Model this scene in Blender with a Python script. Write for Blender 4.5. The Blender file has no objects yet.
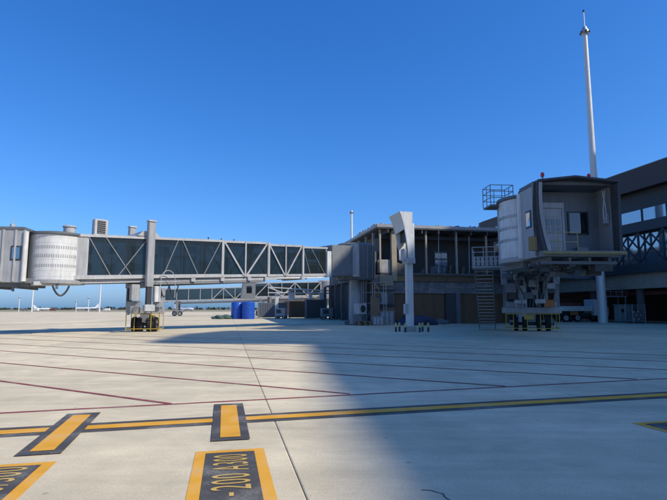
import bpy, bmesh, math, random
from mathutils import Matrix, Vector
random.seed(7)
R = math.radians
sc = bpy.context.scene
col = sc.collection

# ------------------------------------------------------------------ camera
cam = bpy.data.cameras.new('camera')
cam.sensor_width = 36.0
cam.lens = 36.0 * 500.0 / 667.0
cam.clip_start = 0.05
cam.clip_end = 12000
camo = bpy.data.objects.new('camera', cam)
col.objects.link(camo)
camo.location = (0, 0, 1.6)
camo.rotation_euler = (R(90 + 6.73), 0, 0)
sc.camera = camo

# ------------------------------------------------------------------ sky, sun, exposure
SUN_EL = 41.0
SUN_AZ = 115.0            # clockwise from +Y: the sun stands to the right and behind
world = bpy.data.worlds.new('World')
sc.world = world
world.use_nodes = True
wn = world.node_tree
for n in list(wn.nodes):
    wn.nodes.remove(n)
out = wn.nodes.new('ShaderNodeOutputWorld')
bg = wn.nodes.new('ShaderNodeBackground')
sky = wn.nodes.new('ShaderNodeTexSky')
sky.sky_type = 'NISHITA'
sky.sun_disc = False
sky.sun_elevation = R(SUN_EL)
sky.sun_rotation = R(SUN_AZ)
sky.altitude = 0
sky.air_density = 1.0
sky.dust_density = 1.05
sky.ozone_density = 2.2
# one colour response for the whole sky (a phone camera's deep, saturated blue): out = gain * in ** power per channel
sep = wn.nodes.new('ShaderNodeSeparateColor')
cmb = wn.nodes.new('ShaderNodeCombineColor')
wn.links.new(sky.outputs[0], sep.inputs[0])
for i_, (gain, power) in enumerate(((0.49, 1.46), (0.53, 1.0), (0.79, 0.80))):
    m0 = wn.nodes.new('ShaderNodeMath'); m0.operation = 'MULTIPLY'; m0.inputs[1].default_value = 0.1
    m1 = wn.nodes.new('ShaderNodeMath'); m1.operation = 'POWER'; m1.inputs[1].default_value = power
    m2 = wn.nodes.new('ShaderNodeMath'); m2.operation = 'MULTIPLY'; m2.inputs[1].default_value = gain * 10.0
    wn.links.new(sep.outputs[i_], m0.inputs[0]); wn.links.new(m0.outputs[0], m1.inputs[0])
    wn.links.new(m1.outputs[0], m2.inputs[0]); wn.links.new(m2.outputs[0], cmb.inputs[i_])
wn.links.new(cmb.outputs[0], bg.inputs['Color'])
bg.inputs['Strength'].default_value = 0.10
wn.links.new(bg.outputs[0], out.inputs['Surface'])

sun = bpy.data.lights.new('sun', 'SUN')
sun.energy = 2.3
sun.angle = R(0.55)
sun.color = (1.0, 0.935, 0.80)
suno = bpy.data.objects.new('sun', sun)
col.objects.link(suno)
sd = Vector((math.sin(R(SUN_AZ)) * math.cos(R(SUN_EL)), math.cos(R(SUN_AZ)) * math.cos(R(SUN_EL)), math.sin(R(SUN_EL))))
suno.rotation_euler = (-sd).to_track_quat('-Z', 'Y').to_euler()
suno.location = (60, -30, 80)

sc.view_settings.view_transform = 'Standard'
sc.view_settings.look = 'None'
sc.view_settings.gamma = 1.0
sc.view_settings.exposure = 1.02
sc.view_settings.use_curve_mapping = False

# ------------------------------------------------------------------ materials
MATS = {}


def _new(name):
    m = bpy.data.materials.new(name)
    m.use_nodes = True
    nt = m.node_tree
    b = nt.nodes['Principled BSDF']
    return m, nt, b


def paint(name, c, rough=0.5, metal=0.0, dirt=0.25, streak=0.25, scale=1.3, bump=0.0, spec=0.5):
    """painted / plain surface with blotchy dirt, vertical run-off streaks and a little grain"""
    m, nt, b = _new(name)
    N, L = nt.nodes.new, nt.links.new
    tc = N('ShaderNodeTexCoord')
    n1 = N('ShaderNodeTexNoise'); n1.inputs['Scale'].default_value = scale; n1.inputs['Detail'].default_value = 6
    n1.inputs['Roughness'].default_value = 0.65
    L(tc.outputs['Object'], n1.inputs['Vector'])
    mp = N('ShaderNodeMapping'); mp.inputs['Scale'].default_value = (7, 7, 0.5)
    L(tc.outputs['Object'], mp.inputs['Vector'])
    n2 = N('ShaderNodeTexNoise'); n2.inputs['Scale'].default_value = 1.5; n2.inputs['Detail'].default_value = 4
    L(mp.outputs[0], n2.inputs['Vector'])
    r1 = N('ShaderNodeMapRange'); r1.inputs[1].default_value = 0.3; r1.inputs[2].default_value = 0.75
    r1.inputs[3].default_value = 1.0; r1.inputs[4].default_value = 1.0 - dirt
    L(n1.outputs['Fac'], r1.inputs[0])
    r2 = N('ShaderNodeMapRange'); r2.inputs[1].default_value = 0.45; r2.inputs[2].default_value = 0.8
    r2.inputs[3].default_value = 1.0; r2.inputs[4].default_value = 1.0 - streak
    L(n2.outputs['Fac'], r2.inputs[0])
    mu = N('ShaderNodeMath'); mu.operation = 'MULTIPLY'
    L(r1.outputs[0], mu.inputs[0]); L(r2.outputs[0], mu.inputs[1])
    mx = N('ShaderNodeMix'); mx.data_type = 'RGBA'
    dk = tuple(v * f for v, f in zip(c, (0.35, 0.31, 0.26)))
    mx.inputs['A'].default_value = (*dk, 1); mx.inputs['B'].default_value = (*c, 1)
    L(mu.outputs[0], mx.inputs['Factor'])
    L(mx.outputs['Result'], b.inputs['Base Color'])
    rr = N('ShaderNodeMapRange'); rr.inputs[3].default_value = min(1, rough + 0.12); rr.inputs[4].default_value = max(0.05, rough - 0.08)
    L(n1.outputs['Fac'], rr.inputs[0]); L(rr.outputs[0], b.inputs['Roughness'])
    b.inputs['Metallic'].default_value = metal
    b.inputs['Specular IOR Level'].default_value = spec
    if bump:
        bp = N('ShaderNodeBump'); bp.inputs['Strength'].default_value = bump; bp.inputs['Distance'].default_value = 0.02
        n3 = N('ShaderNodeTexNoise'); n3.inputs['Scale'].default_value = scale * 9; n3.inputs['Detail'].default_value = 5
        L(tc.outputs['Object'], n3.inputs['Vector']); L(n3.outputs['Fac'], bp.inputs['Height']); L(bp.outputs[0], b.inputs['Normal'])
    MATS[name] = m
    return m


def concrete(name, c, slab=True):
    m, nt, b = _new(name)
    N, L = nt.nodes.new, nt.links.new
    ge = N('ShaderNodeNewGeometry')
    oi = N('ShaderNodeObjectInfo')
    base = N('ShaderNodeRGB'); base.outputs[0].default_value = (*c, 1)

    def noise(scale, det, rough, vec=None, dist=0.0):
        n = N('ShaderNodeTexNoise'); n.inputs['Scale'].default_value = scale; n.inputs['Detail'].default_value = det
        n.inputs['Roughness'].default_value = rough; n.inputs['Distortion'].default_value = dist
        L(vec or ge.outputs['Position'], n.inputs['Vector']); return n

    def rng(src, a, bb, lo, hi):
        r = N('ShaderNodeMapRange'); r.inputs[1].default_value = a; r.inputs[2].default_value = bb
        r.inputs[3].default_value = lo; r.inputs[4].default_value = hi; L(src, r.inputs[0]); return r.outputs[0]

    def mul(a, bb):
        q = N('ShaderNodeMath'); q.operation = 'MULTIPLY'; L(a, q.inputs[0]); L(bb, q.inputs[1]); return q.outputs[0]
    big = rng(noise(0.16, 5, 0.6).outputs['Fac'], 0.3, 0.7, 0.84, 1.12)
    mid = rng(noise(1.1, 6, 0.65, dist=0.6).outputs['Fac'], 0.3, 0.7, 0.88, 1.09)
    fine = rng(noise(38, 5, 0.75).outputs['Fac'], 0.25, 0.75, 0.80, 1.17)
    grit = rng(noise(170, 3, 0.8).outputs['Fac'], 0.3, 0.7, 0.9, 1.08)
    # broom / traffic streaks running across the apron
    mp = N('ShaderNodeMapping'); mp.inputs['Rotation'].default_value = (0, 0, R(-14)); mp.inputs['Scale'].default_value = (0.22, 2.6, 1)
    L(ge.outputs['Position'], mp.inputs['Vector'])
    st = rng(noise(1.0, 6, 0.6, mp.outputs[0]).outputs['Fac'], 0.34, 0.72, 1.05, 0.86)
    # dark oily spots
    sp = noise(0.55, 3, 0.5, dist=1.2)
    spot = rng(sp.outputs['Fac'], 0.66, 0.78, 1.0, 0.72)
    tint = rng(oi.outputs['Random'], 0, 1, 0.88, 1.07)
    # small dark drips and rubber specks
    vo = N('ShaderNodeTexVoronoi'); vo.inputs['Scale'].default_value = 1.7; vo.inputs['Randomness'].default_value = 1.0
    L(ge.outputs['Position'], vo.inputs['Vector'])
    wob = noise(9, 4, 0.7)
    dd = N('ShaderNodeMath'); dd.operation = 'MULTIPLY_ADD'; dd.inputs[1].default_value = 0.09
    L(wob.outputs['Fac'], dd.inputs[0]); L(vo.outputs['Distance'], dd.inputs[2])
    drip = rng(dd.outputs[0], 0.065, 0.115, 0.62, 1.0)
    # long faint tyre tracks, wheels following the guide line
    mp2 = N('ShaderNodeMapping'); mp2.inputs['Rotation'].default_value = (0, 0, R(-16)); mp2.inputs['Scale'].default_value = (0.035, 1.15, 1)
    L(ge.outputs['Position'], mp2.inputs['Vector'])
    trk = rng(noise(1.0, 3, 0.55, mp2.outputs[0], 0.25).outputs['Fac'], 0.55, 0.74, 1.02, 0.87)
    # cloudy cement patches
    pat = rng(noise(0.42, 7, 0.72, dist=1.6).outputs['Fac'], 0.36, 0.66, 0.90, 1.07)
    v = mul(mul(mul(big, mid), mul(fine, grit)), mul(mul(mul(st, spot), mul(drip, trk)), mul(tint, pat)))
    mx = N('ShaderNodeMix'); mx.data_type = 'RGBA'; mx.blend_type = 'MULTIPLY'; mx.inputs['Factor'].default_value = 1
    L(base.outputs[0], mx.inputs['A'])
    cb = N('ShaderNodeCombineColor')
    for i in range(3):
        L(v, cb.inputs[i])
    L(cb.outputs[0], mx.inputs['B'])
    L(mx.outputs['Result'], b.inputs['Base Color'])
    b.inputs['Roughness'].default_value = 0.8
    b.inputs['Specular IOR Level'].default_value = 0.35
    bp = N('ShaderNodeBump'); bp.inputs['Strength'].default_value = 0.35; bp.inputs['Distance'].default_value = 0.004
    L(noise(90, 6, 0.7).outputs['Fac'], bp.inputs['Height']); L(bp.outputs[0], b.inputs['Normal'])
    MATS[name] = m


def road_paint(name, c, wear=0.35):
    """painted line: colour worn through to the concrete in grains and patches"""
    m, nt, b = _new(name)
    N, L = nt.nodes.new, nt.links.new
    ge = N('ShaderNodeNewGeometry')
    n1 = N('ShaderNodeTexNoise'); n1.inputs['Scale'].default_value = 55; n1.inputs['Detail'].default_value = 6; n1.inputs['Roughness'].default_value = 0.75
    n2 = N('ShaderNodeTexNoise'); n2.inputs['Scale'].default_value = 2.2; n2.inputs['Detail'].default_value = 5
    L(ge.outputs['Position'], n1.inputs['Vector']); L(ge.outputs['Position'], n2.inputs['Vector'])
    ad = N('ShaderNodeMath'); ad.operation = 'ADD'; L(n1.outputs['Fac'], ad.inputs[0]); L(n2.outputs['Fac'], ad.inputs[1])
    r = N('ShaderNodeMapRange'); r.inputs[1].default_value = 1.02; r.inputs[2].default_value = 1.24
    r.inputs[3].default_value = 0.0; r.inputs[4].default_value = wear
    L(ad.outputs[0], r.inputs[0])
    r3 = N('ShaderNodeMapRange'); r3.inputs[1].default_value = 0.3; r3.inputs[2].default_value = 0.7; r3.inputs[3].default_value = 0.82; r3.inputs[4].default_value = 1.1
    L(n2.outputs['Fac'], r3.inputs[0])
    hv = N('ShaderNodeHueSaturation'); hv.inputs['Color'].default_value = (*c, 1); L(r3.outputs[0], hv.inputs['Value'])
    mx = N('ShaderNodeMix'); mx.data_type = 'RGBA'
    L(r.outputs[0], mx.inputs['Factor']); L(hv.outputs[0], mx.inputs['A']); mx.inputs['B'].default_value = (0.38, 0.36, 0.30, 1)
    L(mx.outputs['Result'], b.inputs['Base Color'])
    b.inputs['Roughness'].default_value = 0.65
    b.inputs['Specular IOR Level'].default_value = 0.35
    MATS[name] = m


def glass(name, tint, refl=0.12, body=(0.02, 0.03, 0.035), bodyfac=0.35, rough=0.02):
    """tinted glazing: see-through tint + body colour, with a fresnel mirror on top"""
    m, nt, b = _new(name)
    N, L = nt.nodes.new, nt.links.new
    nt.nodes.remove(b)
    o = nt.nodes['Material Output']
    tr = N('ShaderNodeBsdfTransparent'); tr.inputs[0].default_value = (*tint, 1)
    df = N('ShaderNodeBsdfDiffuse'); df.inputs[0].default_value = (*body, 1)
    gl = N('ShaderNodeBsdfGlossy'); gl.inputs['Roughness'].default_value = rough; gl.inputs[0].default_value = (0.9, 0.95, 1, 1)
    a = N('ShaderNodeMixShader'); a.inputs[0].default_value = bodyfac
    L(tr.outputs[0], a.inputs[1]); L(df.outputs[0], a.inputs[2])
    fr = N('ShaderNodeFresnel'); fr.inputs[0].default_value = 1.5
    ad = N('ShaderNodeMath'); ad.operation = 'ADD'; ad.inputs[1].default_value = refl; ad.use_clamp = True
    L(fr.outputs[0], ad.inputs[0])
    c = N('ShaderNodeMixShader'); L(ad.outputs[0], c.inputs[0]); L(a.outputs[0], c.inputs[1]); L(gl.outputs[0], c.inputs[2])
    # slight waviness of large panes
    tc = N('ShaderNodeTexCoord'); ns = N('ShaderNodeTexNoise'); ns.inputs['Scale'].default_value = 0.7
    L(tc.outputs['Object'], ns.inputs['Vector'])
    bp = N('ShaderNodeBump'); bp.inputs['Strength'].default_value = 0.06; bp.inputs['Distance'].default_value = 0.05
    L(ns.outputs['Fac'], bp.inputs['Height']); L(bp.outputs[0], gl.inputs['Normal'])
    L(c.outputs[0], o.inputs['Surface'])
    MATS[name] = m


def block_wall(name, c, mortar):
    m, nt, b = _new(name)
    N, L = nt.nodes.new, nt.links.new
    tc = N('ShaderNodeTexCoord')
    mp = N('ShaderNodeMapping'); mp.inputs['Rotation'].default_value = (R(90), 0, 0)
    L(tc.outputs['Object'], mp.inputs['Vector'])
    br = N('ShaderNodeTexBrick'); br.inputs['Scale'].default_value = 1.0
    br.inputs['Brick Width'].default_value = 0.6; br.inputs['Row Height'].default_value = 0.3
    br.inputs['Mortar Size'].default_value = 0.025
    br.inputs['Color1'].default_value = (*c, 1); br.inputs['Color2'].default_value = (*[v * 0.7 for v in c], 1)
    br.inputs['Mortar'].default_value = (*mortar, 1)
    L(mp.outputs[0], br.inputs['Vector'])
    ns = N('ShaderNodeTexNoise'); ns.inputs['Scale'].default_value = 1.6; ns.inputs['Detail'].default_value = 6
    L(tc.outputs['Object'], ns.inputs['Vector'])
    r = N('ShaderNodeMapRange'); r.inputs[1].default_value = 0.3; r.inputs[2].default_value = 0.7; r.inputs[3].default_value = 0.65; r.inputs[4].default_value = 1.1
    L(ns.outputs['Fac'], r.inputs[0])
    mx = N('ShaderNodeMix'); mx.data_type = 'RGBA'; mx.blend_type = 'MULTIPLY'; mx.inputs['Factor'].default_value = 1
    L(br.outputs['Color'], mx.inputs['A'])
    cb = N('ShaderNodeCombineColor')
    for i in range(3):
        L(r.outputs[0], cb.inputs[i])
    L(cb.outputs[0], mx.inputs['B']); L(mx.outputs['Result'], b.inputs['Base Color'])
    b.inputs['Roughness'].default_value = 0.9
    bp = N('ShaderNodeBump'); bp.inputs['Strength'].default_value = 0.6; bp.inputs['Distance'].default_value = 0.03
    bp.invert = True
    L(br.outputs['Fac'], bp.inputs['Height']); L(bp.outputs[0], b.inputs['Normal'])
    MATS[name] = m


concrete('concrete', (0.69, 0.58, 0.385))
paint('joint', (0.11, 0.10, 0.09), 0.9, dirt=0.5)
road_paint('yellow_paint', (0.78, 0.37, 0.02), 0.5)
road_paint('black_paint', (0.08, 0.07, 0.058), 0.42)
road_paint('red_paint', (0.27, 0.05, 0.045), 0.5)
road_paint('letter_paint', (0.62, 0.40, 0.10), 0.35)
paint('white_metal', (0.68, 0.68, 0.66), 0.42, dirt=0.35, streak=0.45)
paint('cream_metal', (0.74, 0.70, 0.61), 0.42, dirt=0.2, streak=0.25)
paint('light_grey', (0.46, 0.465, 0.47), 0.45, dirt=0.38, streak=0.45)
paint('panel_grey', (0.36, 0.37, 0.38), 0.5, dirt=0.35, streak=0.45)
paint('mid_grey', (0.20, 0.21, 0.22), 0.5, dirt=0.3, streak=0.3)
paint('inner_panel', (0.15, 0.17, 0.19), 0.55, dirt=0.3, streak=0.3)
paint('slate_grey', (0.13, 0.145, 0.16), 0.55, dirt=0.3, streak=0.3)
paint('dark_metal', (0.035, 0.037, 0.04), 0.5, dirt=0.3)
paint('fabric_dark', (0.07, 0.078, 0.088), 0.85, dirt=0.4, streak=0.4, bump=0.3)
paint('fabric_light', (0.34, 0.35, 0.36), 0.8, dirt=0.4, streak=0.4, bump=0.3)
paint('galvanised', (0.42, 0.44, 0.46), 0.42, metal=0.6, dirt=0.3, streak=0.3)
paint('mast_white', (0.66, 0.65, 0.62), 0.4, metal=0.15, dirt=0.15, streak=0.2)
paint('rubber', (0.018, 0.018, 0.019), 0.85, dirt=0.3, bump=0.3)
paint('guard_yellow', (0.50, 0.34, 0.05), 0.5, dirt=0.4, streak=0.3)
paint('pale_yellow', (0.55, 0.47, 0.20), 0.5, dirt=0.3)
paint('bumper', (0.30, 0.25, 0.13), 0.7, dirt=0.5, scale=3)
paint('rust_red', (0.17, 0.055, 0.04), 0.7, dirt=0.4)
paint('orange', (0.45, 0.16, 0.04), 0.6, dirt=0.4)
paint('brown_panel', (0.17, 0.10, 0.052), 0.75, dirt=0.35, streak=0.35)
paint('tan', (0.40, 0.33, 0.23), 0.8, dirt=0.3)
paint('ochre', (0.30, 0.20, 0.09), 0.8, dirt=0.35, streak=0.3)
paint('fascia_brown', (0.055, 0.042, 0.036), 0.55, dirt=0.2)
paint('beam_brown', (0.42, 0.35, 0.26), 0.7, dirt=0.25, streak=0.35)
paint('plaster_grey', (0.13, 0.127, 0.122), 0.9, dirt=0.35, streak=0.3, bump=0.3)
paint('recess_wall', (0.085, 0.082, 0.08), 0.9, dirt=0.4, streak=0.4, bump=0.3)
paint('plaster_light', (0.42, 0.41, 0.39), 0.9, dirt=0.4, streak=0.35, bump=0.3)
paint('steel_dark', (0.05, 0.053, 0.058), 0.55, dirt=0.3)
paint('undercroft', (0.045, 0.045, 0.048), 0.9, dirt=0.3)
paint('tank_blue', (0.012, 0.085, 0.44), 0.4, dirt=0.2, streak=0.15)
paint('tarp_green', (0.05, 0.11, 0.09), 0.8, dirt=0.4, bump=0.4)
paint('tarp_navy', (0.03, 0.045, 0.10), 0.75, dirt=0.4, bump=0.4)
paint('cabinet_green', (0.36, 0.42, 0.40), 0.55, dirt=0.25, streak=0.3)
paint('plane_white', (0.78, 0.78, 0.78), 0.35, dirt=0.1)
paint('van_white', (0.72, 0.72, 0.70), 0.4, dirt=0.2)
paint('red', (0.5, 0.03, 0.03), 0.4, dirt=0.1)
paint('wood', (0.30, 0.21, 0.12), 0.8, dirt=0.4)
paint('plywood', (0.26, 0.17, 0.10), 0.8, dirt=0.4)
paint('membrane', (0.36, 0.35, 0.33), 0.85, dirt=0.5, scale=4, bump=0.5)
paint('grass_dry', (0.22, 0.19, 0.10), 0.95, dirt=0.4, scale=0.02)
paint('tree_far', (0.05, 0.065, 0.035), 0.95, dirt=0.5, scale=0.15)
paint('caster_white', (0.76, 0.75, 0.72), 0.7, dirt=0.2)  # pale skin of the added shadow block, also bounces fill light
block_wall('block_wall', (0.25, 0.24, 0.225), (0.15, 0.145, 0.14))
glass('tunnel_glass', (0.50, 0.63, 0.66), 0.03, (0.055, 0.075, 0.08), 0.30)
glass('sky_glass', (0.20, 0.26, 0.30), 0.38, (0.03, 0.05, 0.06), 0.6)
glass('facade_glass', (0.2, 0.26, 0.3), 0.32, (0.16, 0.20, 0.24), 0.97, 0.06)
glass('dark_glass', (0.12, 0.16, 0.2), 0.05, (0.012, 0.016, 0.022), 0.7)


# ------------------------------------------------------------------ mesh builder
class MB:
    def __init__(s, T=None):
        s.v = []; s.f = []; s.T = T

    def add(s, vs, fs):
        o = len(s.v)
        if s.T is not None:
            vs = [tuple(s.T @ Vector(p)) for p in vs]
        s.v += [tuple(p) for p in vs]
        s.f += [tuple(i + o for i in f) for f in fs]
        return s

    def box(s, x0, x1, y0, y1, z0, z1):
        return s.add([(x0, y0, z0), (x1, y0, z0), (x1, y1, z0), (x0, y1, z0), (x0, y0, z1), (x1, y0, z1), (x1, y1, z1), (x0, y1, z1)],
                     [(0, 3, 2, 1), (4, 5, 6, 7), (0, 1, 5, 4), (1, 2, 6, 5), (2, 3, 7, 6), (3, 0, 4, 7)])

    def cbox(s, x0, x1, y0, y1, z0, z1, c=0.03):
        """box with its vertical and top edges chamfered"""
        def ring(e, z):
            a, b, cc, d = x0 + e, x1 - e, y0 + e, y1 - e
            k = c
            return [(a + k, cc, z), (b - k, cc, z), (b, cc + k, z), (b, d - k, z), (b - k, d, z), (a + k, d, z), (a, d - k, z), (a, cc + k, z)]
        vs = ring(0, z0) + ring(0, z1 - c) + ring(c, z1)
        fs = [tuple(range(7, -1, -1)), tuple(range(16, 24))]
        for L in (0, 8):
            for i in range(8):
                j = (i + 1) % 8
                fs.append((L + i, L + j, L + 8 + j, L + 8 + i))
        return s.add(vs, fs)

    def prism(s, poly, axis, a, b):
        n = len(poly)

        def P(p, t):
            if axis == 'y': return (p[0], t, p[1])
            if axis == 'x': return (t, p[0], p[1])
            return (p[0], p[1], t)
        vs = [P(p, a) for p in poly] + [P(p, b) for p in poly]
        fs = [tuple(range(n)), tuple(range(2 * n - 1, n - 1, -1))]
        fs += [(i, i + n, (i + 1) % n + n, (i + 1) % n) for i in range(n)]
        return s.add(vs, fs)

    def bar(s, p, q, w, h=None):
        h = h or w
        p, q = Vector(p), Vector(q)
        d = (q - p).normalized()
        up = Vector((0, 0, 1)) if abs(d.z) < 0.98 else Vector((0, 1, 0))
        x = d.cross(up).normalized(); y = x.cross(d)
        vs = []
        for e in (p, q):
            for a, b in ((-1, -1), (1, -1), (1, 1), (-1, 1)):
                vs.append(e + x * (a * w / 2) + y * (b * h / 2))
        return s.add(vs, [(0, 1, 2, 3), (7, 6, 5, 4), (0, 4, 5, 1), (1, 5, 6, 2), (2, 6, 7, 3), (3, 7, 4, 0)])

    def tube(s, p, q, r, r2=None, n=10, caps=True):
        r2 = r if r2 is None else r2
        p, q = Vector(p), Vector(q)
        d = (q - p).normalized()
        up = Vector((0, 0, 1)) if abs(d.z) < 0.98 else Vector((0, 1, 0))
        x = d.cross(up).normalized(); y = x.cross(d)
        vs = []
        for e, rr in ((p, r), (q, r2)):
            for i in range(n):
                t = 2 * math.pi * i / n
                vs.append(e + x * (rr * math.cos(t)) + y * (rr * math.sin(t)))
        fs = [(i, i + n, (i + 1) % n + n, (i + 1) % n) for i in range(n)]
        if caps:
            fs += [tuple(range(n)), tuple(range(2 * n - 1, n - 1, -1))]
        return s.add(vs, fs)

    def path(s, pts, r, n=8):
        for a, b in zip(pts[:-1], pts[1:]):
            s.tube(a, b, r, n=n)
        return s

    def lathe(s, prof, c=(0, 0, 0), n=24):
        vs = []
        for r, z in prof:
            for i in range(n):
                t = 2 * math.pi * i / n
                vs.append((c[0] + r * math.cos(t), c[1] + r * math.sin(t), c[2] + z))
        fs = []
        for k in range(len(prof) - 1):
            for i in range(n):
                j = (i + 1) % n
                fs.append((k * n + i, k * n + j, (k + 1) * n + j, (k + 1) * n + i))
        fs.append(tuple(range(n - 1, -1, -1)))
        fs.append(tuple((len(prof) - 1) * n + i for i in range(n)))
        return s.add(vs, fs)

    def mesh(s, name):
        me = bpy.data.meshes.new(name)
        me.from_pydata(s.v, [], s.f)
        bm = bmesh.new(); bm.from_mesh(me)
        bmesh.ops.recalc_face_normals(bm, faces=bm.faces)
        bm.to_mesh(me); bm.free()
        return me

    def build(s, name, mat, parent=None, smooth=False):
        me = s.mesh(name)
        me.materials.append(MATS[mat])
        if smooth:
            me.polygons.foreach_set('use_smooth', [True] * len(me.polygons))
            me.set_sharp_from_angle(angle=R(35))
        o = bpy.data.objects.new(name, me)
        col.objects.link(o)
        if parent is not None:
            o.parent = parent
        return o


def tag(o, label=None, cat=None, group=None, kind=None):
    if label: o['label'] = label
    if cat: o['category'] = cat
    if group: o['group'] = group
    if kind: o['kind'] = kind
    return o


def empty(name, loc=(0, 0, 0), rz=0.0):
    o = bpy.data.objects.new(name, None)
    o.empty_display_size = 0.3
    o.location = loc; o.rotation_euler = (0, 0, rz)
    col.objects.link(o)
    return o


def copy_tree(o, parent=None):
    c = o.copy(); col.objects.link(c)
    if parent is not None:
        c.parent = parent
    for ch in list(o.children):
        copy_tree(ch, c)
    return c


def rz_mat(a, loc=(0, 0, 0)):
    return Matrix.Translation(loc) @ Matrix.Rotation(a, 4, 'Z')


# ------------------------------------------------------------------ ground
apron = MB().add([(-3500, -1500, -0.03), (3500, -1500, -0.03), (3500, 6000, -0.03), (-3500, 6000, -0.03)], [(0, 1, 2, 3)]).build('apron', 'concrete')
tag(apron, kind='structure')
field = MB().add([(-3400, 260, -0.02), (3400, 300, -0.02), (3400, 5900, -0.02), (-3400, 5900, -0.02)], [(0, 1, 2, 3)]).build('grass_field', 'grass_dry')
tag(field, kind='structure')
taxi = MB().add([(-3400, 330, -0.012), (3400, 350, -0.012), (3400, 420, -0.012), (-3400, 400, -0.012)], [(0, 1, 2, 3)]).build('taxiway', 'concrete')
tag(taxi, kind='structure')

GA = R(11.77)                       # direction of the apron grid
GM = rz_mat(GA, (-0.93, 7.84, 0))   # local x across, local y along the long joints
xs = [-51.6, -43.0, -34.4, -25.8, -17.2, -8.6, 0, 5.65, 11.3, 16.95, 22.6, 28.25, 33.9, 39.55, 45.2]
ys = [-14.5 + 7.6 * k for k in range(12)]
slab_mesh = {}
for i in range(len(xs) - 1):
    w = round(xs[i + 1] - xs[i], 2)
    if w not in slab_mesh:
        g = 0.0055
        e = 0.012
        me = MB()
        x0, x1, y0, y1 = g, w - g, 0.005, 7.6 - 0.005
        # slab with arrised (chamfered) edges
        vs = [(x0, y0, -0.03), (x1, y0, -0.03), (x1, y1, -0.03), (x0, y1, -0.03),
              (x0, y0, -e * .5), (x1, y0, -e * .5), (x1, y1, -e * .5), (x0, y1, -e * .5),
              (x0 + e, y0 + e * .4, 0), (x1 - e, y0 + e * .4, 0), (x1 - e, y1 - e * .4, 0), (x0 + e, y1 - e * .4, 0)]
        fs = [(8, 9, 10, 11)]
        for L in (0, 4):
            for k in range(4):
                j = (k + 1) % 4
                fs.append((L + k, L + j, L + 4 + j, L + 4 + k))
        me.add(vs, fs)
        mm = me.mesh('concrete_slab'); mm.materials.append(MATS['concrete'])
        slab_mesh[w] = mm
    for j in range(len(ys)):
        o = bpy.data.objects.new('concrete_slab', slab_mesh[w]); col.objects.link(o)
        o.parent = apron
        o.location = GM @ Vector((xs[i], ys[j], 0)); o.rotation_euler = (0, 0, GA)
for x in xs:
    MB(GM).box(x - 0.02, x + 0.02, ys[0], ys[-1] + 7.6, -0.029, -0.012).build('joint_sealant', 'joint', apron)
for y in ys:
    MB(GM).box(xs[0], xs[-1], y - 0.008, y + 0.008, -0.0295, -0.014).build('joint_sealant', 'joint', apron)


# painted markings
def flat(pts, z, name, mat, parent=None):
    a = 0.5 * sum(pts[i][0] * pts[(i + 1) % len(pts)][1] - pts[(i + 1) % len(pts)][0] * pts[i][1] for i in range(len(pts)))
    if a < 0: pts = pts[::-1]
    return MB().add([(p[0], p[1], z) for p in pts], [tuple(range(len(pts)))]).build(name, mat, parent)


def strip(p, q, w, z, name, mat, parent=None, off=0.0):
    p, q = Vector(p), Vector(q)
    d = (q - p).normalized(); n = Vector((-d.y, d.x))
    # sag-free long strips are cut into pieces so wear differs along them
    a, b = p + n * (off - w / 2), p + n * (off + w / 2)
    c, e = q + n * (off + w / 2), q + n * (off - w / 2)
    return flat([(a.x, a.y), (e.x, e.y), (c.x, c.y), (b.x, b.y)], z, name, mat, parent)


yl0, yl1 = (-16.0, 3.55), (34.0, 17.2)
t = empty('lead_in_line', (0, 0, 0))
tag(t, 'long yellow guide line with black borders crossing the whole apron', 'ground marking')
strip(yl0, yl1, 0.56, 0.004, 'black_border', 'black_paint', t)
strip(yl0, yl1, 0.24, 0.008, 'yellow_stripe', 'yellow_paint', t)


def stop_bar(near, far, label):
    t = empty('stop_bar', (0, 0, 0))
    tag(t, label, 'ground marking', 'stop bars across the guide line')
    p, q = Vector(near), Vector(far)
    d = (q - p).normalized()
    strip(p, q, 0.47, 0.012, 'black_border', 'black_paint', t)
    strip(p + d * 0.14, q - d * 0.16, 0.25, 0.016, 'yellow_stripe', 'yellow_paint', t)


stop_bar((-3.25, 5.72), (-3.83, 7.93), 'slanting yellow stop bar with black border, the farther left of two')
stop_bar((-1.255, 6.33), (-1.77, 8.69), 'yellow stop bar with black border nearest the long dark slab joint')


def text_mesh(body, name, T, sx, sy, mat, parent):
    cu = bpy.data.curves.new(name, 'FONT')
    cu.body = body
    cu.size = 1.0
    cu.space_character = 1.12
    cu.resolution_u = 4
    cu.offset = 0.0
    tmp = bpy.data.objects.new('tmp_text', cu)
    col.objects.link(tmp)
    bpy.context.view_layer.update()
    dg = bpy.context.evaluated_depsgraph_get()
    me = bpy.data.meshes.new_from_object(tmp.evaluated_get(dg))
    bpy.data.objects.remove(tmp)
    bpy.data.curves.remove(cu)
    xs_ = [v.co.x for v in me.vertices]; ys_ = [v.co.y for v in me.vertices]
    x0, x1, y0, y1 = min(xs_), max(xs_), min(ys_), max(ys_)
    for v in me.vertices:
        v.co = T @ Vector(((v.co.x - x0) / (x1 - x0) * sx, (v.co.y - y0) / (y1 - y0) * sy, 0))
    me.materials.clear(); me.materials.append(MATS[mat])
    o = bpy.data.objects.new(name, me); col.objects.link(o); o.parent = parent
    return o


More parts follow.
